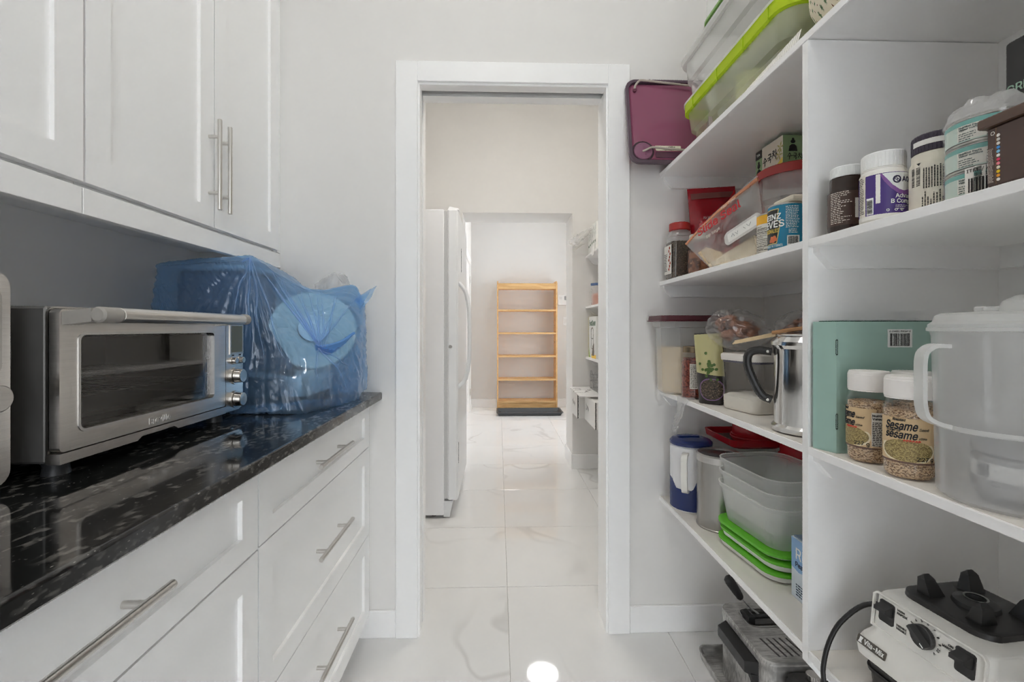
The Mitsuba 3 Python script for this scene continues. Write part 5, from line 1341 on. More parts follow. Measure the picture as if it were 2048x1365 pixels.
part(b_, 'fine_print', wrap(printlines(0.015, 0.066, 0.003, 0.4, 5, 0.003), c3, R3 + 0.0008, a3 - 72, zz + 0.002, 0.004), 'matte', INK, smooth=False)
part(b_, 'barcode_field', wrap(sheet(0.011, 0.028), c3, R3 + 0.0005, a3 - 41, zz + 0.001, 0.004), 'matte', WHITE, smooth=False)
part(b_, 'barcode', wrap(bars(0.024, 0.0085, 6).apply_transform(np.array([[0, -1, 0, 0.0098], [1, 0, 0, 0.002], [0, 0, 1, 0], [0, 0, 0, 1.0]])), c3, R3 + 0.0009, a3 - 41, zz + 0.001, None), 'matte', INK, smooth=False)
c4 = (0.686, 0.688); a4 = toward(c4)
b_ = bottle('supplement_jar', 'white jar with a dark purple cap and printed back label, beside the stacked cans', c4, 0.0330, z0, 1.420, 1.438, 0.0285, 1.466, 'satin', srgb(228, 222, 206), srgb(48, 40, 56), 0.0300, 'jar')
part(b_, 'cap_sticker', wrap(sheet(0.05, 0.008), c4, 0.0306, a4 - 62, 1.448, 0.005), 'matte', srgb(228, 226, 222), smooth=False)
part(b_, 'label', band(c4, 0.0332, a4 - 125, a4 + 125, z0 + 0.006, 1.419), 'satin', srgb(228, 222, 208), smooth=True)
tv = np.array([[0, -1, 0, 0.0], [1, 0, 0, 0.0], [0, 0, 1, 0], [0, 0, 0, 1.0]])
part(b_, 'fine_print', [wrap(printlines(0.034, 0.034, 0.0032, 0.5, 15, 0.003, ragged=0.1).apply_transform(tv).apply_translation([0.040, 0.030, 0]), c4, 0.0335, a4 - 40, z0 + 0.006, 0.006), wrap(printlines(0.024, 0.036, 0.0034, 0.4, 16, 0.004, ragged=0.6).apply_transform(tv).apply_translation([0.040, 0.002, 0]), c4, 0.0335, a4 - 40, z0 + 0.006, 0.006)], 'matte', INK, smooth=False)
part(b_, 'barcode', [wrap(bars(0.030, 0.014, 7).apply_transform(tv).apply_translation([0.014, 0.036, 0]), c4, 0.0335, a4 - 58, z0 + 0.006, None), wrap(prism(Polygon([(0.009, 0.071), (0.015, 0.071), (0.012, 0.067)]), 'z', 0, 0.0002), c4, 0.0335, a4 - 58, z0 + 0.006, None)], 'matte', INK, smooth=False)
c5 = (0.678, 0.607); a5 = toward(c5); R5 = 0.0425
pack = 0.0355
for i in range(3):
    zc_ = z0 + i * (pack + 0.0005)
    tk = tin('tuna_can', ['flat can with a pale teal label, bottom of the wrapped stack', 'flat can with a pale teal label, middle of the wrapped stack', 'flat can with a pale teal label, top of the wrapped stack'][i], *c5, R5, zc_, zc_ + pack)
    part(tk, 'label', band(c5, R5 + 0.0002, a5 - 130, a5 + 130, zc_ + 0.0035, zc_ + pack - 0.0035, 36), 'satin', srgb(204, 222, 214), smooth=True)
    part(tk, 'teal_stripe', band(c5, R5 + 0.0005, a5 - 130, a5 + 130, zc_ + pack - 0.0095, zc_ + pack - 0.0035, 36), 'satin', srgb(110, 176, 170), smooth=True)
    part(tk, 'label_panel', wrap(sheet(0.062, 0.0205), c5, R5 + 0.0005, a5 - 42, zc_ + 0.005, 0.006), 'satin', srgb(232, 230, 222), smooth=False)
    part(tk, 'fine_print', [wrap(text('Nutrition Facts', 0.0026, 0.0002, True).apply_translation([0.002, 0.017, 0]), c5, R5 + 0.0008, a5 - 42, zc_ + 0.005, 0.006), wrap(text('Valeur nutritive', 0.0026, 0.0002, True).apply_translation([0.002, 0.0138, 0]), c5, R5 + 0.0008, a5 - 42, zc_ + 0.005, 0.006),
                            wrap(printlines(0.022, 0.012, 0.003, 0.35, i, 0.004, ragged=0.6).apply_translation([0.002, 0, 0]), c5, R5 + 0.0008, a5 - 42, zc_ + 0.005, 0.006), wrap(printlines(0.028, 0.019, 0.0038, 0.25, i + 5, 0.005).apply_translation([0.031, 0, 0]), c5, R5 + 0.0008, a5 - 42, zc_ + 0.005, 0.006)], 'matte', srgb(70, 84, 86), smooth=False)
wp = thing('plastic_wrapper', 'clear plastic wrapper around the stack of flat cans with a white price sticker', 'wrapper')
wz = z0 + 3 * (pack + 0.0005)
wm = loft([ring(rrect(2 * (R5 + 0.0025), 2 * (R5 + 0.0025), R5, 10, *c5), z) for z in np.linspace(z0, wz, 16)] + [ring(rrect(2 * rr2, 2 * rr2, rr2 - 0.0005, 10, *c5), z) for rr2, z in ((R5, wz + 0.006), (0.040, wz + 0.014), (0.034, wz + 0.022), (0.022, wz + 0.027))], False, True)
wv_ = np.array(wm.vertices); sel = wv_[:, 2] > wz
qn = meshkit.fbm(wv_ * 55, 3, 6); wv_[:, 2] += np.where(sel, (qn - 0.5) * 0.028, 0); wm.vertices = wv_
part(wp, 'film', loft([ring(rrect(2 * (R5 + 0.0025), 2 * (R5 + 0.0025), R5, 10, *c5), z) for z in (z0, wz)], False, False), 'clear', smooth=20)
part(wp, 'crumpled_top', trimesh.Trimesh(wm.vertices, [f for f in np.array(wm.faces) if np.array(wm.vertices)[f][:, 2].max() > wz + 0.0005], process=False), 'wrap_film', smooth=False)
part(wp, 'sticker', wrap(sheet(0.048, 0.036), c5, R5 + 0.0032, a5 - 28, z0 + 0.0015, 0.006), 'matte', srgb(236, 234, 228), smooth=False)
part(wp, 'sticker_print', [wrap(text('ITM. / ART. 820277', 0.0044, 0.0002).apply_translation([0.002, 0.029, 0]), c5, R5 + 0.0036, a5 - 28, z0 + 0.0015, 0.006), wrap(text('8 x 184 g', 0.0042, 0.0002).apply_translation([0.010, 0.0228, 0]), c5, R5 + 0.0036, a5 - 28, z0 + 0.0015, 0.006), wrap(bars(0.040, 0.019, 9).apply_translation([0.004, 0.002, 0]), c5, R5 + 0.0036, a5 - 28, z0 + 0.0015, None)], 'matte', INK, smooth=False)
bt = thing('brown_tub', 'dark brown lidded tub with coloured dots, at the right edge by the stacked cans', 'tub')
part(bt, 'body', box(0.6225, 0.715, 0.43, 0.559, z0, 1.418, 0.002), 'satin', srgb(74, 56, 50), smooth=False)
part(bt, 'lid', box(0.616, 0.722, 0.424, 0.5655, 1.4185, 1.431, 0.002), 'satin', srgb(84, 64, 54))
MT = FRAME((0.6225, 0.559, z0), (0, -1, 0), (0, 0, 1))
dcol = [(225, 220, 214), (190, 186, 180), (214, 208, 200), (70, 140, 200), (130, 186, 210), (220, 220, 214), (206, 60, 96), (220, 130, 140), (220, 214, 190), (222, 186, 40), (220, 150, 60), (220, 214, 206)]
for i, cl in enumerate(dcol):
    part(bt, 'colour_dot', cyl(MT[:3, 3] + np.array([-0.0002, -0.0142, 0.0615 - 0.0050 * i]), MT[:3, 3] + np.array([-0.0006, -0.0142, 0.0615 - 0.0050 * i]), 0.0020, 14), 'matte', srgb(*cl))
part(bt, 'edge_line', sheet(0.0006, 0.070, 0.0003, 0.0112, 0.002).apply_transform(MT), 'satin', srgb(130, 96, 60), smooth=False)
part(bt, 'fine_print', printlines(0.0075, 0.044, 0.0018, 0.45, 19, 0.0016).apply_translation([0.002, 0.004, 0.0003]).apply_transform(MT), 'matte', srgb(196, 184, 176), smooth=False)
part(bt, 'ring_logo', prism(Point(0.0078, 0.066).buffer(0.0024).difference(Point(0.0078, 0.066).buffer(0.0017)), 'z', 0.0003, 0.0005).apply_transform(MT), 'matte', srgb(226, 220, 214), smooth=False)
dp = thing('dark_pouch', 'tall black pouch with pale green lettering behind the stacked cans', 'pouch')
part(dp, 'bag', box(0.797, 0.865, 0.585, 0.690, z0, 1.612, 0.004), 'satin', srgb(40, 40, 40))
part(dp, 'lettering', text('GREENS', 0.012, 0.0004, True, maxw=0.08).apply_transform(FRAME((0.7967, 0.686, 1.53), (0, -1, 0), (0, 0, 1))), 'matte', srgb(170, 200, 180), smooth=False)
# ================================================================== THIRD SHELF, right bay
mb = thing('mint_box', 'mint green cardboard box with a barcode label against the divider', 'box')
mz0, mz1 = S3 + 0.0005, 1.179
MINT = srgb(152, 182, 172)
P0, P1, P2, P3 = (0.622, 0.877), (0.637, 0.834), (0.842, 0.830), (0.842, 0.877)
part(mb, 'carton', prism(Polygon([P0, P1, P2, P3]), 'z', mz0, mz1 - 0.002), 'satin', MINT, smooth=False)
part(mb, 'top_flap', prism(Polygon([(0.634, 0.876), (0.644, 0.8355), (0.841, 0.8315), (0.841, 0.876)]), 'z', mz1 - 0.002, mz1), 'satin', srgb(60, 84, 76), smooth=False)
MF = FRAME((P1[0], P1[1], mz0), (P2[0] - P1[0], P2[1] - P1[1], 0), (0, 0, 1))
for z_ in (0.045, 0.185):
    part(mb, 'tab_slot', prism(Polygon(rrect(0.004, 0.030, 0.0018, 3, 0.0005, z_ + 0.015)).difference(Polygon(rrect(0.0022, 0.0265, 0.001, 3, 0.0005, z_ + 0.015))), 'z', 0.0001, 0.0006).apply_transform(MF), 'matte', srgb(40, 52, 48), smooth=False)
part(mb, 'barcode_label', sheet(0.047, 0.034, 0.0004, 0.097, 0.200).apply_transform(MF), 'matte', srgb(226, 228, 226), smooth=False)
part(mb, 'barcode', [bars(0.038, 0.024, 12).apply_translation([0.1015, 0.2025, 0.0003]).apply_transform(MF), text('8 69885 85089 8', 0.0035, 0.0002, maxw=0.04).apply_translation([0.1005, 0.2285, 0.0005]).apply_transform(MF)], 'matte', INK, smooth=False)


def sesame(label, c, turn):
    r = 0.0330
    k = thing('sesame_jar', label, 'jar')
    z = S3 + 0.0005
    part(k, 'bottle', lathe([(r - 0.004, z), (r - 0.001, z + 0.003), (r, z + 0.008), (r, z + 0.022), (r - 0.0008, z + 0.024), (r - 0.0008, z + 0.096), (r, z + 0.098), (r, z + 0.112), (r - 0.004, z + 0.119), (r - 0.005, z + 0.126)], 44, (*c, 0)), 'clear')
    s_ = part(k, 'sesame_seeds', lathe([(0, z + 0.001), (r - 0.0055, z + 0.002), (r - 0.0022, z + 0.007), (r - 0.0018, z + 0.022), (r - 0.0022, z + 0.105), (r - 0.008, z + 0.107), (0, z + 0.108)], 40, (*c, 0)), 'sesame')
    labels[s_] = {'kind': 'stuff', 'label': 'tan sesame seeds'}
    part(k, 'cap', [lathe([(0, z + 0.125), (r - 0.0022, z + 0.125), (r - 0.0022, z + 0.156), (r - 0.004, z + 0.160), (0, z + 0.160)], 44, (*c, 0)), lathe([(r - 0.0022, z + 0.127), (r - 0.0015, z + 0.128), (r - 0.0015, z + 0.154), (r - 0.0022, z + 0.155)], 44, (*c, 0)),
                      box(c[0] - 0.028, c[0] + 0.028, c[1] - 0.0004, c[1] + 0.0004, z + 0.1597, z + 0.1603)], 'satin', srgb(238, 234, 230))
    a = toward(c) + turn
    l0, l1 = z + 0.026, z + 0.096
    part(k, 'label', band(c, r + 0.0002, a - 75, a + 75, l0, l1, 36), 'satin', srgb(206, 178, 138), smooth=True)
    part(k, 'label_edge', band(c, r + 0.0004, a - 75, a + 75, l0, l0 + 0.003, 36), 'satin', srgb(104, 78, 66), smooth=True)
    o0 = -0.028
    bowl = unary_union([Polygon([(0.034 * math.cos(t_) * 1.0, 0.020 + 0.017 * math.sin(t_)) for t_ in np.linspace(0, 2 * PI, 40)])]).intersection(sbox(-0.036, 0.003, 0.034, 0.04))
    sp = unary_union([bowl.buffer(0.003), Polygon([(-0.037, 0.030), (-0.030, 0.024), (-0.026, 0.012), (-0.034, 0.016)])]).difference(bowl).intersection(sbox(-0.042, 0.0035, 0.042, 0.030))
    part(k, 'printed_spoon', wrap(prism(sp, 'z', 0, 0.0002), c, r + 0.0005, a, l0, 0.006), 'satin', srgb(232, 220, 190), smooth=False)
    part(k, 'printed_seeds', wrap(prism(bowl, 'z', 0, 0.0002), c, r + 0.0006, a, l0, 0.006), 'seed_print', smooth=False)
    w_ = lambda m: wrap(m, c, r + 0.0008, a, l0, 0.004)
    it = np.array([[1, 0.22, 0, 0], [0, 1, 0, 0], [0, 0, 1, 0], [0, 0, 0, 1.0]])
    part(k, 'lettering', [w_(text('Sesame', 0.0125, 0.0003, True, maxw=0.042).apply_transform(it).apply_translation([-0.030, 0.052, 0])), w_(text('sésame', 0.0115, 0.0003, True, maxw=0.042).apply_transform(it).apply_translation([-0.030, 0.0385, 0])),
                            w_(text('Roasted', 0.0042, 0.0003, True, maxw=0.016).apply_transform(it).apply_translation([-0.018, 0.0655, 0])), w_(text('Graine de', 0.0036, 0.0003, maxw=0.020).apply_transform(it).apply_translation([-0.028, 0.0485, 0])),
                            w_(text('Seed', 0.004, 0.0003).apply_transform(it).apply_translation([0.0145, 0.052, 0])), w_(text('rôtie', 0.0036, 0.0003).apply_transform(it).apply_translation([0.0145, 0.0385, 0]))], 'matte', srgb(30, 32, 40), smooth=False)
    part(k, 'red_lettering', w_(strokes([[(x_, 0.034), (x_ + 0.001, 0.0375), (x_ + 0.0022, 0.0345)] for x_ in np.arange(-0.004, 0.016, 0.0036)] + [[(x_ - 0.0005, 0.0362), (x_ + 0.0026, 0.0364)] for x_ in np.arange(-0.004, 0.016, 0.0036)], 0.0006, 0.0003)), 'matte', srgb(206, 44, 44), smooth=False)
    part(k, 'weight_lettering', w_(text('227 g', 0.0062, 0.0003, True).apply_translation([0.012, 0.0058, 0])), 'matte', srgb(50, 44, 40), smooth=False)
    part(k, 'facts_panel', wrap(sheet(0.03, 0.058), c, r + 0.0004, a + 64, l0 + 0.006, 0.005), 'matte', srgb(226, 222, 214), smooth=False)
    part(k, 'fine_print', [wrap(printlines(0.028, 0.042, 0.003, 0.5, 3, 0.004).apply_translation([0.001, 0, 0]), c, r + 0.0007, a + 64, l0 + 0.007, 0.006), wrap(text('Nutrition', 0.004, 0.0003, True).apply_translation([0.001, 0.050, 0]), c, r + 0.0007, a + 64, l0 + 0.007, 0.006), wrap(text('Valeurs', 0.004, 0.0003, True).apply_translation([0.001, 0.0445, 0]), c, r + 0.0007, a + 64, l0 + 0.007, 0.006)], 'matte', INK, smooth=False)


def seedp(p, n, uv):
    a_ = nz(p.x * 900, p.y * 900, p.z * 900)
    return mix((0.16, 0.11, 0.035), (0.42, 0.33, 0.14), ss(0.25, 0.75, a_))


principled('seed_print', mikit.proc(seedp), 0.5)
sesame('left jar of sesame seeds with a white cap, beside the mint box', (0.663, 0.790), -58)
sesame('front jar of sesame seeds with a white cap, beside the clear pitcher', (0.656, 0.704), -4)
sesame('rear jar of sesame seeds, only its white cap showing behind the front jar', (0.731, 0.776), 10)

pt = thing('plastic_pitcher', 'large clear plastic pitcher with a handle and lid at the right edge', 'pitcher')
pc, R = (0.694, 0.592), 0.0800
z = S3 + 0.0005
part(pt, 'body', lathe([(0, z), (R - 0.012, z), (R - 0.005, z + 0.006), (R - 0.003, z + 0.10), (R, z + 0.225), (R + 0.002, z + 0.232)], 56, (*pc, 0)), 'cloudy')
part(pt, 'rim', lathe([(R + 0.0015, 1.160), (R + 0.0055, 1.161), (R + 0.0055, 1.1655), (R + 0.001, 1.1665)], 56, (*pc, 0)), 'milky')
part(pt, 'lid', lathe([(R + 0.004, 1.166), (R + 0.004, 1.170), (R - 0.001, 1.174), (R - 0.004, 1.183), (R - 0.010, 1.186), (0.05, 1.187), (0, 1.188)], 56, (*pc, 0)), 'milky')
part(pt, 'spout_cover', [lathe([(0.030, 1.187), (0.030, 1.192), (0.026, 1.201), (0.014, 1.208), (0, 1.210)], 32, (pc[0] - 0.005, pc[1] - 0.028, 0)), box(pc[0] - 0.050, pc[0] - 0.012, pc[1] - 0.012, pc[1] + 0.004, 1.187, 1.194, 0.002)], 'milky')
tcam = np.array([-pc[0], -pc[1], 0]); tcam /= np.linalg.norm(tcam)
left = np.array([tcam[1], -tcam[0], 0])
hd = tcam * 0.66 + left * 0.75; hd /= np.linalg.norm(hd)
if hd[1] < -0.9 or hd[0] > 0:
    hd = tcam * 0.66 - left * 0.75; hd /= np.linalg.norm(hd)
hpts = [np.array([*pc, 0]) + hd * (R - 0.002 + o_) + [0, 0, z_] for o_, z_ in ((0, 1.140), (0.020, 1.141), (0.032, 1.132), (0.034, 1.118), (0.034, 1.060), (0.030, 1.042), (0.016, 1.034), (0, 1.030))]
hs = fillet(hpts, 0.012, 5); w2 = np.cross(hd, [0, 0, 1.0]); tg = np.gradient(hs, axis=0); tg /= np.linalg.norm(tg, axis=1, keepdims=True) + 1e-12
part(pt, 'handle', loft([np.array([hs[i] + w2 * 0.0085 * sx + np.cross(tg[i], w2) * 0.0028 * sy for sx, sy in ((1, 1), (-1, 1), (-1, -1), (1, -1))]) for i in range(len(hs))]), 'milky', smooth=40)
part(pt, 'tie_band', lathe([(R - 0.0020, z + 0.097), (R - 0.0005, z + 0.099), (R - 0.0012, z + 0.104)], 56, (*pc, 0)), 'milky')
sb_ = thing('metal_strainer', 'dark metal cylinder with a pale banded label inside the clear pitcher', 'strainer')
part(sb_, 'body', lathe([(0, z + 0.012), (0.048, z + 0.012), (0.050, z + 0.016), (0.050, z + 0.060), (0.047, z + 0.064), (0.051, z + 0.068), (0.051, z + 0.078), (0, z + 0.078)], 40, (pc[0] + 0.012, pc[1] - 0.004, 0)), 'metalvc', (0.30, 0.30, 0.30))
sa = toward((pc[0] + 0.012, pc[1] - 0.004))
part(sb_, 'label', band((pc[0] + 0.012, pc[1] - 0.004), 0.0503, sa - 80, sa + 80, z + 0.034, z + 0.056), 'satin', srgb(200, 200, 198), smooth=True)
part(sb_, 'barcode', wrap(bars(0.018, 0.018, 3), (pc[0] + 0.012, pc[1] - 0.004), 0.0506, sa - 56, z + 0.036, None), 'matte', srgb(60, 60, 60), smooth=False)

# ================================================================== BOTTOM SHELF, right bay
bl = thing('blender_base', 'white blender base with black dial and switches on the low right shelf', 'blender')
z = S4 + 0.0005
bx, by, bw, bd = 0.760, 0.709, 0.176, 0.172       # centre, depth along x, width along y
MBL = RZ(6.8, (bx, by, 0))


def bp(parent, name, mesh, mat, color=None, smooth=30, label=None):
    return part(parent, name, mesh, mat, color, smooth, label, M=MBL)


bring = lambda dx0, w_, d_, zz, r=0.02: ring(rrect(w_, d_, r, 6, bx + dx0, by), zz)
bp(bl, 'foot_shell', loft([bring(0, bw - 0.012, bd + 0.008, z), bring(0, bw, bd + 0.018, z + 0.012), bring(0, bw + 0.008, bd + 0.026, z + 0.060)]), 'satin', srgb(44, 43, 41), label='black lower shell')
bp(bl, 'foot_groove', loft([bring(0, bw + 0.011, bd + 0.029, z + 0.038, 0.021), bring(0, bw + 0.012, bd + 0.030, z + 0.044, 0.021)]), 'satin', BLACK)
WH = srgb(228, 226, 220)
bp(bl, 'housing', loft([bring(0, bw + 0.014, bd + 0.032, z + 0.058), bring(0, bw + 0.030, bd + 0.046, z + 0.063), bring(0, bw + 0.034, bd + 0.050, z + 0.080), bring(0, bw + 0.022, bd + 0.034, z + 0.098), bring(0.0, bw + 0.006, bd + 0.010, z + 0.114), bring(0.003, bw - 0.002, bd + 0.0, z + 0.174), bring(0.005, bw - 0.008, bd - 0.006, z + 0.178), bring(0.02, bw - 0.05, bd - 0.06, z + 0.188)]), 'satin', WH, smooth=35, label='white housing')
MFp = FRAME((bx - bw / 2 - 0.0005, by + bd / 2, z + 0.124), (0, -1, 0), (0.0055, 0, 0.055))   # local x to the viewer's right, y up
fp_ = Polygon([(0.001, -0.004), (bd - 0.001, -0.004), (bd, 0.050), (bd - 0.006, 0.057), (0.007, 0.057), (0.001, 0.051)])
bp(bl, 'front_lip', prism(fp_.difference(fp_.buffer(-0.0025)), 'z', -0.002, 0.0025).apply_transform(MFp), 'satin', WH, smooth=False)


def bsw(x_):
    k_ = bp(bl, 'switch', prism(Polygon(rrect(0.026, 0.036, 0.004, 4, x_, 0.031)), 'z', -0.002, 0.0022).apply_transform(MFp), 'satin', srgb(30, 30, 30), label='black rocker switch')
    bp(k_, 'lever', hull([(x_ + e, 0.036 + f_, 0.002) for e in (-0.010, 0.010) for f_ in (-0.009, 0.009)] + [(x_ - 0.002 + e, 0.034 + f_, 0.015) for e in (-0.010, 0.010) for f_ in (-0.002, 0.004)]).apply_transform(MFp), 'satin', srgb(38, 38, 38), smooth=False)


bsw(0.027); bsw(0.145)
DX, DYY = 0.0885, 0.0310
dl = bp(bl, 'dial', cyl((DX, DYY, 0.001), (DX, DYY, 0.010), 0.0175, 36, b=0.0015).apply_transform(MFp), 'satin', srgb(40, 40, 40), label='black speed dial')
bp(dl, 'grip', hull([(DX + u_ * math.cos(2.5) - w_ * math.sin(2.5), DYY + u_ * math.sin(2.5) + w_ * math.cos(2.5), h_) for u_ in (-0.0165, 0.0165) for w_, h_ in ((-0.006, 0.010), (0.006, 0.010), (-0.003, 0.019), (0.003, 0.019))]).apply_transform(MFp), 'satin', srgb(48, 48, 48), smooth=False)
bp(dl, 'pointer', box(-0.016, -0.009, -0.0007, 0.0007, 0.0191, 0.0194).apply_transform(ROT(143, [0, 0, 1])).apply_translation([DX, DYY, 0]).apply_transform(MFp), 'matte', WHITE, smooth=False)
for i in range(11):
    a_ = math.radians(205 - i * 25)
    bp(bl, 'dial_number', text(str(i + 1) if i < 9 else ('10' if i == 9 else 'V'), 0.0036, 0.0003, True, center=True).apply_translation([0, -0.0018, 0]).apply_transform(ROT(math.degrees(a_) - 90, [0, 0, 1])).apply_translation([DX + 0.0222 * math.cos(a_), DYY + 0.0222 * math.sin(a_), 0.0012]).apply_transform(MFp), 'matte', INK, smooth=False)
for s_, x_, y_ in (('HIGH', 0.044, 0.0445), ('RAPIDE', 0.044, 0.0395), ('VARIABLE', 0.044, 0.0200), ('VARIABLE', 0.044, 0.0150), ('ON', 0.122, 0.0395), ('MARCHE', 0.114, 0.0345)):
    bp(bl, 'lettering', text(s_, 0.0034, 0.0003, True, maxw=0.017).apply_translation([x_, y_, 0.0012]).apply_transform(MFp), 'matte', INK, smooth=False)
MLo = FRAME((bx - bw / 2 - 0.0175, by + bd / 2 + 0.014, z + 0.0795), (0, -1, 0), (0.006, 0, 0.018))
lb = bp(bl, 'logo_plate', prism(Polygon(rrect(0.052, 0.0135, 0.0015, 3, 0.028, 0.0095)), 'z', 0.0, 0.0022).apply_transform(MLo), 'metalvc', srgb(110, 106, 100), smooth=False, label='grey logo plate')
bp(lb, 'lettering', text('Vita-Mix', 0.0080, 0.0004, True, maxw=0.036).apply_translation([0.0155, 0.0062, 0.0022]).apply_transform(MLo), 'matte', WHITE, smooth=False)
bp(lb, 'emblem', prism(Polygon([(0.005, 0.0045), (0.012, 0.0045), (0.0108, 0.009), (0.013, 0.0145), (0.007, 0.0145), (0.0068, 0.009)]), 'z', 0.0022, 0.0026).apply_transform(MLo), 'matte', WHITE, smooth=False)
pzz = z + 0.180
ox_ = bx + 0.014
pd_ = bp(bl, 'centering_pad', loft([ring(rrect(0.134, 0.130, 0.024, 7, ox_, by), pzz), ring(rrect(0.142, 0.136, 0.026, 7, ox_, by), pzz + 0.004), ring(rrect(0.140, 0.134, 0.026, 7, ox_, by), pzz + 0.012), ring(rrect(0.130, 0.124, 0.022, 7, ox_, by), pzz + 0.015)]), 'satin', srgb(34, 33, 33), label='black rubber pad')
for sx in (-1, 1):
    for sy in (-1, 1):
        cx_, cy_ = ox_ + sx * 0.040, by + sy * 0.036
        bp(pd_, 'post', hull([(cx_ + a_, cy_ + b_, pzz + 0.014) for a_ in (-0.015, 0.015) for b_ in (-0.011, 0.011)] + [(cx_ + a_ + sx * 0.004, cy_ + b_ + sy * 0.005, pzz + 0.040) for a_ in (-0.010, 0.010) for b_ in (-0.006, 0.006)] + [(cx_ + sx * 0.004 + a_, cy_ + sy * 0.005, pzz + 0.047) for a_ in (-0.005, 0.005)]), 'satin', srgb(28, 28, 28), smooth=False)
bp(pd_, 'coupling', lathe([(0, pzz + 0.014), (0.030, pzz + 0.014), (0.028, pzz + 0.021), (0.019, pzz + 0.025), (0.015, pzz + 0.026), (0.013, pzz + 0.019), (0, pzz + 0.019)], 36, (ox_, by, 0)), 'satin', srgb(44, 44, 44))
bp(pd_, 'coupling_ring', lathe([(0.0128, pzz + 0.0255), (0.0155, pzz + 0.0265), (0.0155, pzz + 0.0275), (0.0128, pzz + 0.0270)], 36, (ox_, by, 0)), 'metalvc', (0.35, 0.35, 0.34))
cord = spline([(0.725, 0.800, 0.655), (0.708, 0.812, 0.656), (0.680, 0.826, 0.645), (0.648, 0.836, 0.610), (0.628, 0.838, 0.575), (0.612, 0.832, 0.540), (0.604, 0.822, 0.510), (0.606, 0.80, 0.44), (0.63, 0.76, 0.25), (0.66, 0.70, 0.06), (0.70, 0.66, 0.006)], 8)
part(bl, 'power_cord', tube(cord, 0.0042, 12), 'satin', srgb(24, 24, 24), label='black power cord')

# ================================================================== CORRIDOR
fz = thing('upright_freezer', 'white upright freezer with a curved handle seen through the doorway', 'freezer')
FW = srgb(226, 227, 228)


def pebble(p, n, uv):
    return fb(p.x * 260, p.y * 260, p.z * 260, 2)


scene['freezer_side'] = {'type': 'twosided', 'b': {'type': 'bumpmap', 'arbitrary': mikit.proc(pebble, eps=8e-4), 'scale': 0.0012, 'bsdf': {'type': 'principled', 'base_color': rgb((0.80, 0.80, 0.81)), 'roughness': 0.4, 'specular': 0.4}}}
part(fz, 'cabinet', [box(-1.08, -0.332, 2.772, 3.52, 0.02, 1.890, 0.004)], 'freezer_side', smooth=False)
part(fz, 'gasket', box(-0.332, -0.312, 2.782, 3.51, 0.118, 1.882), 'satin', srgb(190, 190, 190))
dk = part(fz, 'door', box(-0.312, -0.246, 2.770, 3.522, 0.111, 1.893, 0.010), 'satin', FW)
part(dk, 'handle', tube(fillet([(-0.248, 2.835, 1.45), (-0.205, 2.835, 1.40), (-0.183, 2.835, 1.30), (-0.180, 2.835, 1.12), (-0.183, 2.835, 0.94), (-0.205, 2.835, 0.84), (-0.248, 2.835, 0.795)], 0.08, 6), 0.013, 12), 'satin', FW)
part(dk, 'badge', box(-0.2465, -0.2440, 3.00, 3.012, 1.535, 1.69, 0.001), 'satin', srgb(120, 120, 122))
part(dk, 'lower_badge', box(-0.2465, -0.2440, 2.80, 2.812, 0.33, 0.46, 0.001), 'satin', srgb(130, 130, 132))
part(fz, 'lock', [cyl((-0.292, 2.7705, 1.051), (-0.292, 2.762, 1.051), 0.011, 20, b=0.001), box(-0.2935, -0.2905, 2.7605, 2.7625, 1.046, 1.056)], 'chrome', (0.45, 0.45, 0.45))
part(fz, 'hinge_cover', hull([(-0.312, 2.79, 1.893), (-0.240, 2.79, 1.893), (-0.312, 2.86, 1.893), (-0.240, 2.86, 1.893), (-0.30, 2.80, 1.915), (-0.25, 2.80, 1.905), (-0.30, 2.85, 1.915), (-0.25, 2.85, 1.905)]), 'satin', FW)
part(fz, 'kick_plate', hull([(-0.334, 2.78, 0.008), (-0.334, 2.78, 0.105), (-0.280, 2.78, 0.105), (-0.298, 2.78, 0.008), (-0.334, 3.51, 0.008), (-0.334, 3.51, 0.105), (-0.280, 3.51, 0.105), (-0.298, 3.51, 0.008)]), 'satin', srgb(214, 215, 216), smooth=False)
for y_ in (2.83, 3.46):
    part(fz, 'leveling_foot', cyl((-0.40, y_, 0.0), (-0.40, y_, 0.022), 0.018, 12), 'satin', BLACK)

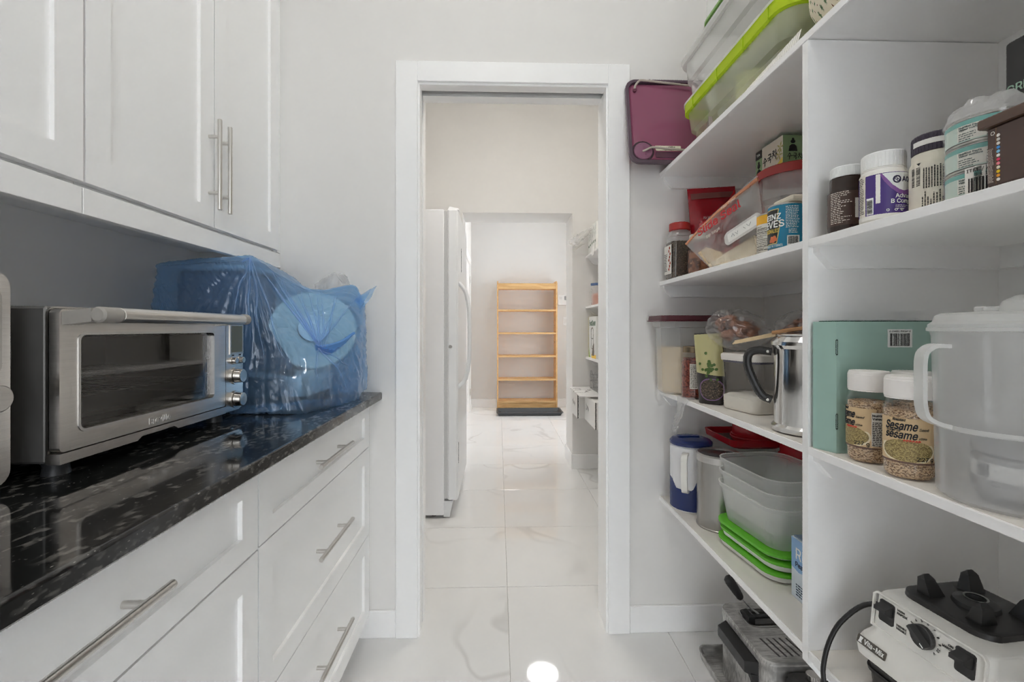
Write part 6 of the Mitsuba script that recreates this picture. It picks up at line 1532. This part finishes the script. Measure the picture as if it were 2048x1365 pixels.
CXS = 0.722
for i, (z_, lab) in enumerate([(1.757, 'white corridor shelf carrying the row of white cartons'), (1.342, 'white corridor shelf carrying the blue-zipped bag'), (0.928, 'white corridor shelf carrying the food sealer box'), (0.470, 'lowest corridor shelf under the two white cartons')]):
    k = thing('corridor_shelf', lab, 'shelf')
    part(k, 'board', box(CXS + (0.03 if i == 3 else 0), 1.098, 2.2, 3.728, z_ - TH, z_, 0.001), 'white_paint', smooth=False)
    pr_ = Polygon([(CXS + 0.03, z_ - TH), (CXS + 0.03, z_ - TH - 0.012), (CXS + 0.075, z_ - TH - 0.055), (1.098, z_ - TH - 0.055), (1.098, z_ - TH)])
    part(k, 'cleat', prism(pr_, 'y', 3.708, 3.728), 'white_paint', smooth=False)
for i in range(5):
    y_ = 3.655 - 0.060 * i
    h_ = [0.19, 0.20, 0.215, 0.22, 0.215][i]
    k = thing('white_carton', ['slim white carton on the top corridor shelf, nearest the passage wall', 'slim white carton on the top corridor shelf, second from the passage wall', 'slim white carton on the top corridor shelf, third from the passage wall',
                               'slim white carton on the top corridor shelf, fourth from the passage wall', 'slim white carton on the top corridor shelf, half hidden by the door frame'][i], 'carton')
    part(k, 'carton', box(0.735, 0.95, y_ - 0.026, y_ + 0.026, 1.7575, 1.757 + h_, 0.002), 'satin', srgb(226, 226, 222), smooth=False)
    part(k, 'printed_mark', [box(0.7346, 0.7355, y_ - 0.022, y_ - 0.016, 1.757 + h_ * 0.55, 1.757 + h_ * 0.85), box(0.7346, 0.7355, y_ - 0.02, y_ + 0.01, 1.757 + h_ * 0.30, 1.757 + h_ * 0.38)], 'matte', srgb(96, 112, 96), smooth=False)
cb_ = drape([(0.70, 3.66, 1.845), (0.70, 3.50, 1.850), (0.72, 3.40, 1.84), (0.80, 3.68, 1.90), (0.80, 3.40, 1.90), (0.66, 3.55, 1.815), (0.69, 3.42, 1.80), (0.66, 3.68, 1.83), (0.68, 3.45, 1.775)], 0.03, 0.012, np.array([0.8, 3.5, 1.9]), 8)
cb_.vertices = cb_.vertices + [-0.085, 0, 0]
cbk = thing('plastic_bag', 'limp clear plastic bag hanging in front of the white cartons in the corridor', 'plastic bag')
part(cbk, 'film', cb_, 'clear_film', smooth=True)
part(cbk, 'tie', [tube(spline([(0.70, 3.63, 1.846), (0.655, 3.66 + 0.01 * i, 1.838 - 0.008 * i), (0.600 + 0.006 * i, 3.67, 1.808 - 0.012 * i)], 5), 0.003, 6) for i in range(3)], 'satin', srgb(220, 218, 212))
part(cbk, 'price_tag', box(0.712, 0.716, 3.37, 3.44, 1.715, 1.785), 'matte', srgb(232, 232, 230), smooth=False)
zk = thing('zip_bag', 'clear zip bag with a blue zip on the second corridor shelf', 'zip bag')
Mz = TR(0.83, 3.56, 1.3425) @ RZ(-50)
part(zk, 'film', pouch(0.24, 0.17, 0.10, 14, 14, 5, 0.006), 'clear_film', smooth=True, M=Mz)
part(zk, 'contents', wrinkle(rbox(0, 0, 0.19, 0.07, 0.002, 0.10, 0.03, 5, 0.01).subdivide().subdivide(), 0.008, 40, 3, ridged=False), 'satin', srgb(206, 150, 130), smooth=True, M=Mz, label='pale reddish contents')
part(zk, 'zip_strip', hull([(x_, y_, zz) for x_, zz in ((-0.12, 0.165), (0.12, 0.165), (-0.12, 0.185), (0.12, 0.19)) for y_ in (-0.004, 0.004)]), 'satin', srgb(88, 110, 150), smooth=False, M=Mz, label='blue zip strip')
fs = thing('sealer_box', 'white appliance box with green lettering on the third corridor shelf', 'box')
part(fs, 'carton', box(0.738, 1.02, 3.40, 3.665, 0.9285, 1.255, 0.002), 'satin', srgb(226, 226, 222), smooth=False)
MFs = FRAME((0.738, 3.665, 0.9285), (0, -1, 0), (0, 0, 1))
part(fs, 'yellow_side', box(0.737, 1.021, 3.6655, 3.668, 0.9285, 1.255), 'satin', srgb(222, 206, 140), smooth=False)
part(fs, 'lettering', text('FoodSaver', 0.042, 0.0006, True, maxw=0.235).apply_translation([0.018, 0.255, 0]).apply_transform(MFs), 'matte', srgb(70, 96, 76), smooth=False)
part(fs, 'printed_picture', [prism(Polygon(rrect(0.085, 0.17, 0.03, 5, 0.13, 0.155)).difference(Polygon(rrect(0.07, 0.155, 0.025, 5, 0.13, 0.155))), 'z', 0, 0.0006).apply_transform(MFs), prism(sbox(0.09, 0.15, 0.17, 0.156), 'z', 0, 0.0006).apply_transform(MFs), prism(Polygon([(0.115, 0.02), (0.20, 0.02), (0.19, 0.12), (0.15, 0.10)]), 'z', 0, 0.0006).apply_transform(MFs)], 'matte', srgb(120, 112, 104), smooth=False)
part(fs, 'yellow_print', [prism(sbox(0.10, 0.002, 0.262, 0.03), 'z', 0.0002, 0.0005).apply_transform(MFs)], 'matte', srgb(226, 190, 90), smooth=False)
part(fs, 'green_print', prism(Polygon([(0.001, 0.002), (0.05, 0.002), (0.03, 0.03), (0.001, 0.09)]), 'z', 0.0002, 0.0005).apply_transform(MFs), 'matte', srgb(150, 176, 90), smooth=False)


def scribble_box(label, x0, x1, y0, y1, z0, z1):
    k = thing('white_carton', label, 'carton')
    part(k, 'carton', box(x0, x1, y0, y1, z0, z1, 0.003), 'satin', srgb(226, 225, 222), smooth=False)
    part(k, 'end_flap', hull([(x0 - 0.004, y0 + 0.006, z0 + 0.004), (x0 - 0.004, y1 - 0.004, z0 + 0.004), (x0 - 0.004, y0 + 0.006, z1 - 0.006), (x0 - 0.004, y1 - 0.004, z1 - 0.006), (x0, y0 + 0.002, z0 + 0.002), (x0, y1 - 0.002, z0 + 0.002), (x0, y0 + 0.002, z1 - 0.002), (x0, y1 - 0.002, z1 - 0.002)]), 'satin', srgb(222, 221, 218), smooth=False)
    part(k, 'flap_edge', box(x0 - 0.002, x0 + 0.004, y0 - 0.002, y0 + 0.003, z0 + 0.002, z1 - 0.002), 'matte', srgb(60, 60, 60), smooth=False)
    Mk = FRAME((x0 - 0.004, y1, z0), (0, -1, 0), (0, 0, 1))
    part(k, 'handwriting', strokes([[(0.07, 0.13), (0.055, 0.10), (0.08, 0.085)], [(0.10, 0.12), (0.11, 0.09)], [(0.13, 0.115), (0.15, 0.10), (0.14, 0.085)]], 0.006, 0.0008).apply_transform(Mk), 'matte', srgb(70, 70, 70), smooth=False)
    return k


scribble_box('white carton with handwriting on the lowest corridor shelf, nearer the passage', 0.607, 0.97, 3.44, 3.70, 0.4705, 0.672)
scribble_box('white carton with handwriting on the lowest corridor shelf, nearer the doorway', 0.660, 0.99, 3.05, 3.425, 0.4705, 0.658)


def marb(p, n, uv):
    w_ = fb(p.x * 14, p.y * 14, 0.0, 3)
    d_ = dr.abs(fb(p.x * 7 + w_, p.y * 7, 2.0, 3) - 0.5)
    return mix((0.30, 0.28, 0.27), (0.80, 0.79, 0.78), ss(0.0, 0.06, d_))


principled('marbled', mikit.proc(marb), 0.3)
lone('marbled_board', 'marble patterned board lying across the white cartons in the corridor', 'board', box(0.580, 0.97, 3.20, 3.715, 0.6725, 0.682, 0.002), 'marbled', smooth=False)
wb = thing('wire_basket', 'small chrome wire basket on the marbled board in the corridor', 'basket')
x0, x1, y0, y1, z0 = 0.735, 0.93, 3.30, 3.62, 0.684
for zz in (z0 + 0.004, z0 + 0.06, z0 + 0.105):
    part(wb, 'rim_wire', tube([(x, y, zz) for x, y in rrect(x1 - x0, y1 - y0, 0.02, 4, (x0 + x1) / 2, (y0 + y1) / 2)], 0.003, 6, closed=True), 'chrome', (0.5, 0.5, 0.5))
for i, y in enumerate(np.linspace(y0 + 0.02, y1 - 0.02, 6)):
    part(wb, 'wire', tube([(x0, y, z0 + 0.105), (x0, y, z0 + 0.004), (x1, y, z0 + 0.004), (x1, y, z0 + 0.105)], 0.0022, 6), 'chrome', (0.5, 0.5, 0.5))
for x in np.linspace(x0 + 0.03, x1 - 0.03, 4):
    part(wb, 'wire', tube([(x, y0, z0 + 0.105), (x, y0, z0 + 0.004), (x, y1, z0 + 0.004), (x, y1, z0 + 0.105)], 0.0022, 6), 'chrome', (0.5, 0.5, 0.5))
part(wb, 'end_loop', [tube(fillet([(x0, y_ - 0.04, z0 + 0.105), (x0 - 0.004, y_ - 0.03, z0 + 0.145), (x0 - 0.004, y_ + 0.03, z0 + 0.145), (x0, y_ + 0.04, z0 + 0.105)], 0.02), 0.003, 6) for y_ in (3.38, 3.54)], 'chrome', (0.5, 0.5, 0.5))

# ================================================================== ENTRY ROOM
bs = thing('bookcase', 'open pine bookcase standing against the far wall, empty', 'bookcase')
ax0, ax1, ay0, ay1 = -0.019, 0.832, 6.35, 6.625
side = Polygon([(ay0, 0), (ay1, 0), (ay1, 1.83), (ay0 + 0.06, 1.83), (ay0, 1.80)])
part(bs, 'side_panel', prism(side, 'x', ax0, ax0 + 0.020), 'pine', smooth=False)
part(bs, 'side_panel', prism(side, 'x', ax1 - 0.020, ax1), 'pine', smooth=False)
part(bs, 'top_rail', [box(ax0 + 0.02, ax1 - 0.02, ay0 + 0.01, ay0 + 0.03, 1.715, 1.795, 0.001), box(ax0 + 0.02, ax1 - 0.02, ay0 + 0.03, ay1, 1.72, 1.738)], 'pine', smooth=False)
for z_ in (1.402, 1.078, 0.753, 0.424):
    part(bs, 'shelf', box(ax0 + 0.02, ax1 - 0.02, ay0 + 0.006, ay1, z_, z_ + 0.024, 0.001), 'pine', smooth=False)
part(bs, 'bottom_shelf', [box(ax0 + 0.02, ax1 - 0.02, ay0 + 0.006, ay1, 0.112, 0.136, 0.001), box(ax0 + 0.02, ax1 - 0.02, ay0 + 0.02, ay0 + 0.04, 0.04, 0.112)], 'pine', smooth=False)
for (y_, z_) in ((6.42, 1.45), (6.50, 0.96), (6.46, 0.50), (6.52, 1.20)):
    part(bs, 'knot', cyl((ax1 - 0.021, y_, z_), (ax1 - 0.0198, y_, z_), 0.012, 12), 'satin', srgb(110, 60, 28))
by_ = thing('boot_tray', 'shallow dark grey boot tray on the floor in front of the bookcase', 'tray')
o1 = np.array([(0.862, 5.955), (0.862, 6.335), (-0.024, 6.335), (-0.024, 5.955)])
oc = o1.mean(0)
sc_ = lambda m_: oc + (o1 - oc) * (1 - m_ / np.abs(o1 - oc))
part(by_, 'tray', loft([ring(sc_(0.035), 0.001), ring(sc_(0.012), 0.040), ring(sc_(0.0), 0.041), ring(sc_(0.0), 0.046), ring(sc_(0.016), 0.046), ring(sc_(0.040), 0.006)], True, True), 'satin', srgb(74, 77, 80), smooth=False)
part(by_, 'floor_ribs', [box(0.03, 0.81, y_ - 0.004, y_ + 0.004, 0.005, 0.010, 0.001) for y_ in np.linspace(6.02, 6.27, 9)], 'satin', srgb(84, 88, 92), smooth=False)
tm = thing('thermostat', 'white wall thermostat with a grey display right of the bookcase', 'thermostat')
part(tm, 'case', box(0.872, 1.03, 6.615, 6.649, 1.500, 1.655, 0.004), 'satin', srgb(232, 232, 232), smooth=False)
part(tm, 'display', box(0.968, 1.006, 6.612, 6.616, 1.575, 1.635, 0.001), 'satin', srgb(150, 152, 154), smooth=False)
part(tm, 'button', [box(0.895, 0.935, 6.613, 6.616, 1.585, 1.625, 0.001)], 'satin', srgb(216, 216, 216), smooth=False)
ls = thing('light_switch', 'white rocker light switch below the thermostat', 'light switch')
part(ls, 'plate', box(0.953, 1.025, 6.640, 6.6495, 1.205, 1.325, 0.003), 'satin', srgb(236, 236, 236), smooth=False)
part(ls, 'rocker', box(0.972, 1.006, 6.634, 6.641, 1.230, 1.300, 0.002), 'satin', srgb(228, 228, 228), smooth=False)

for s_ in list(scene.values()):      # texture-free thin films need no other flags
    pass
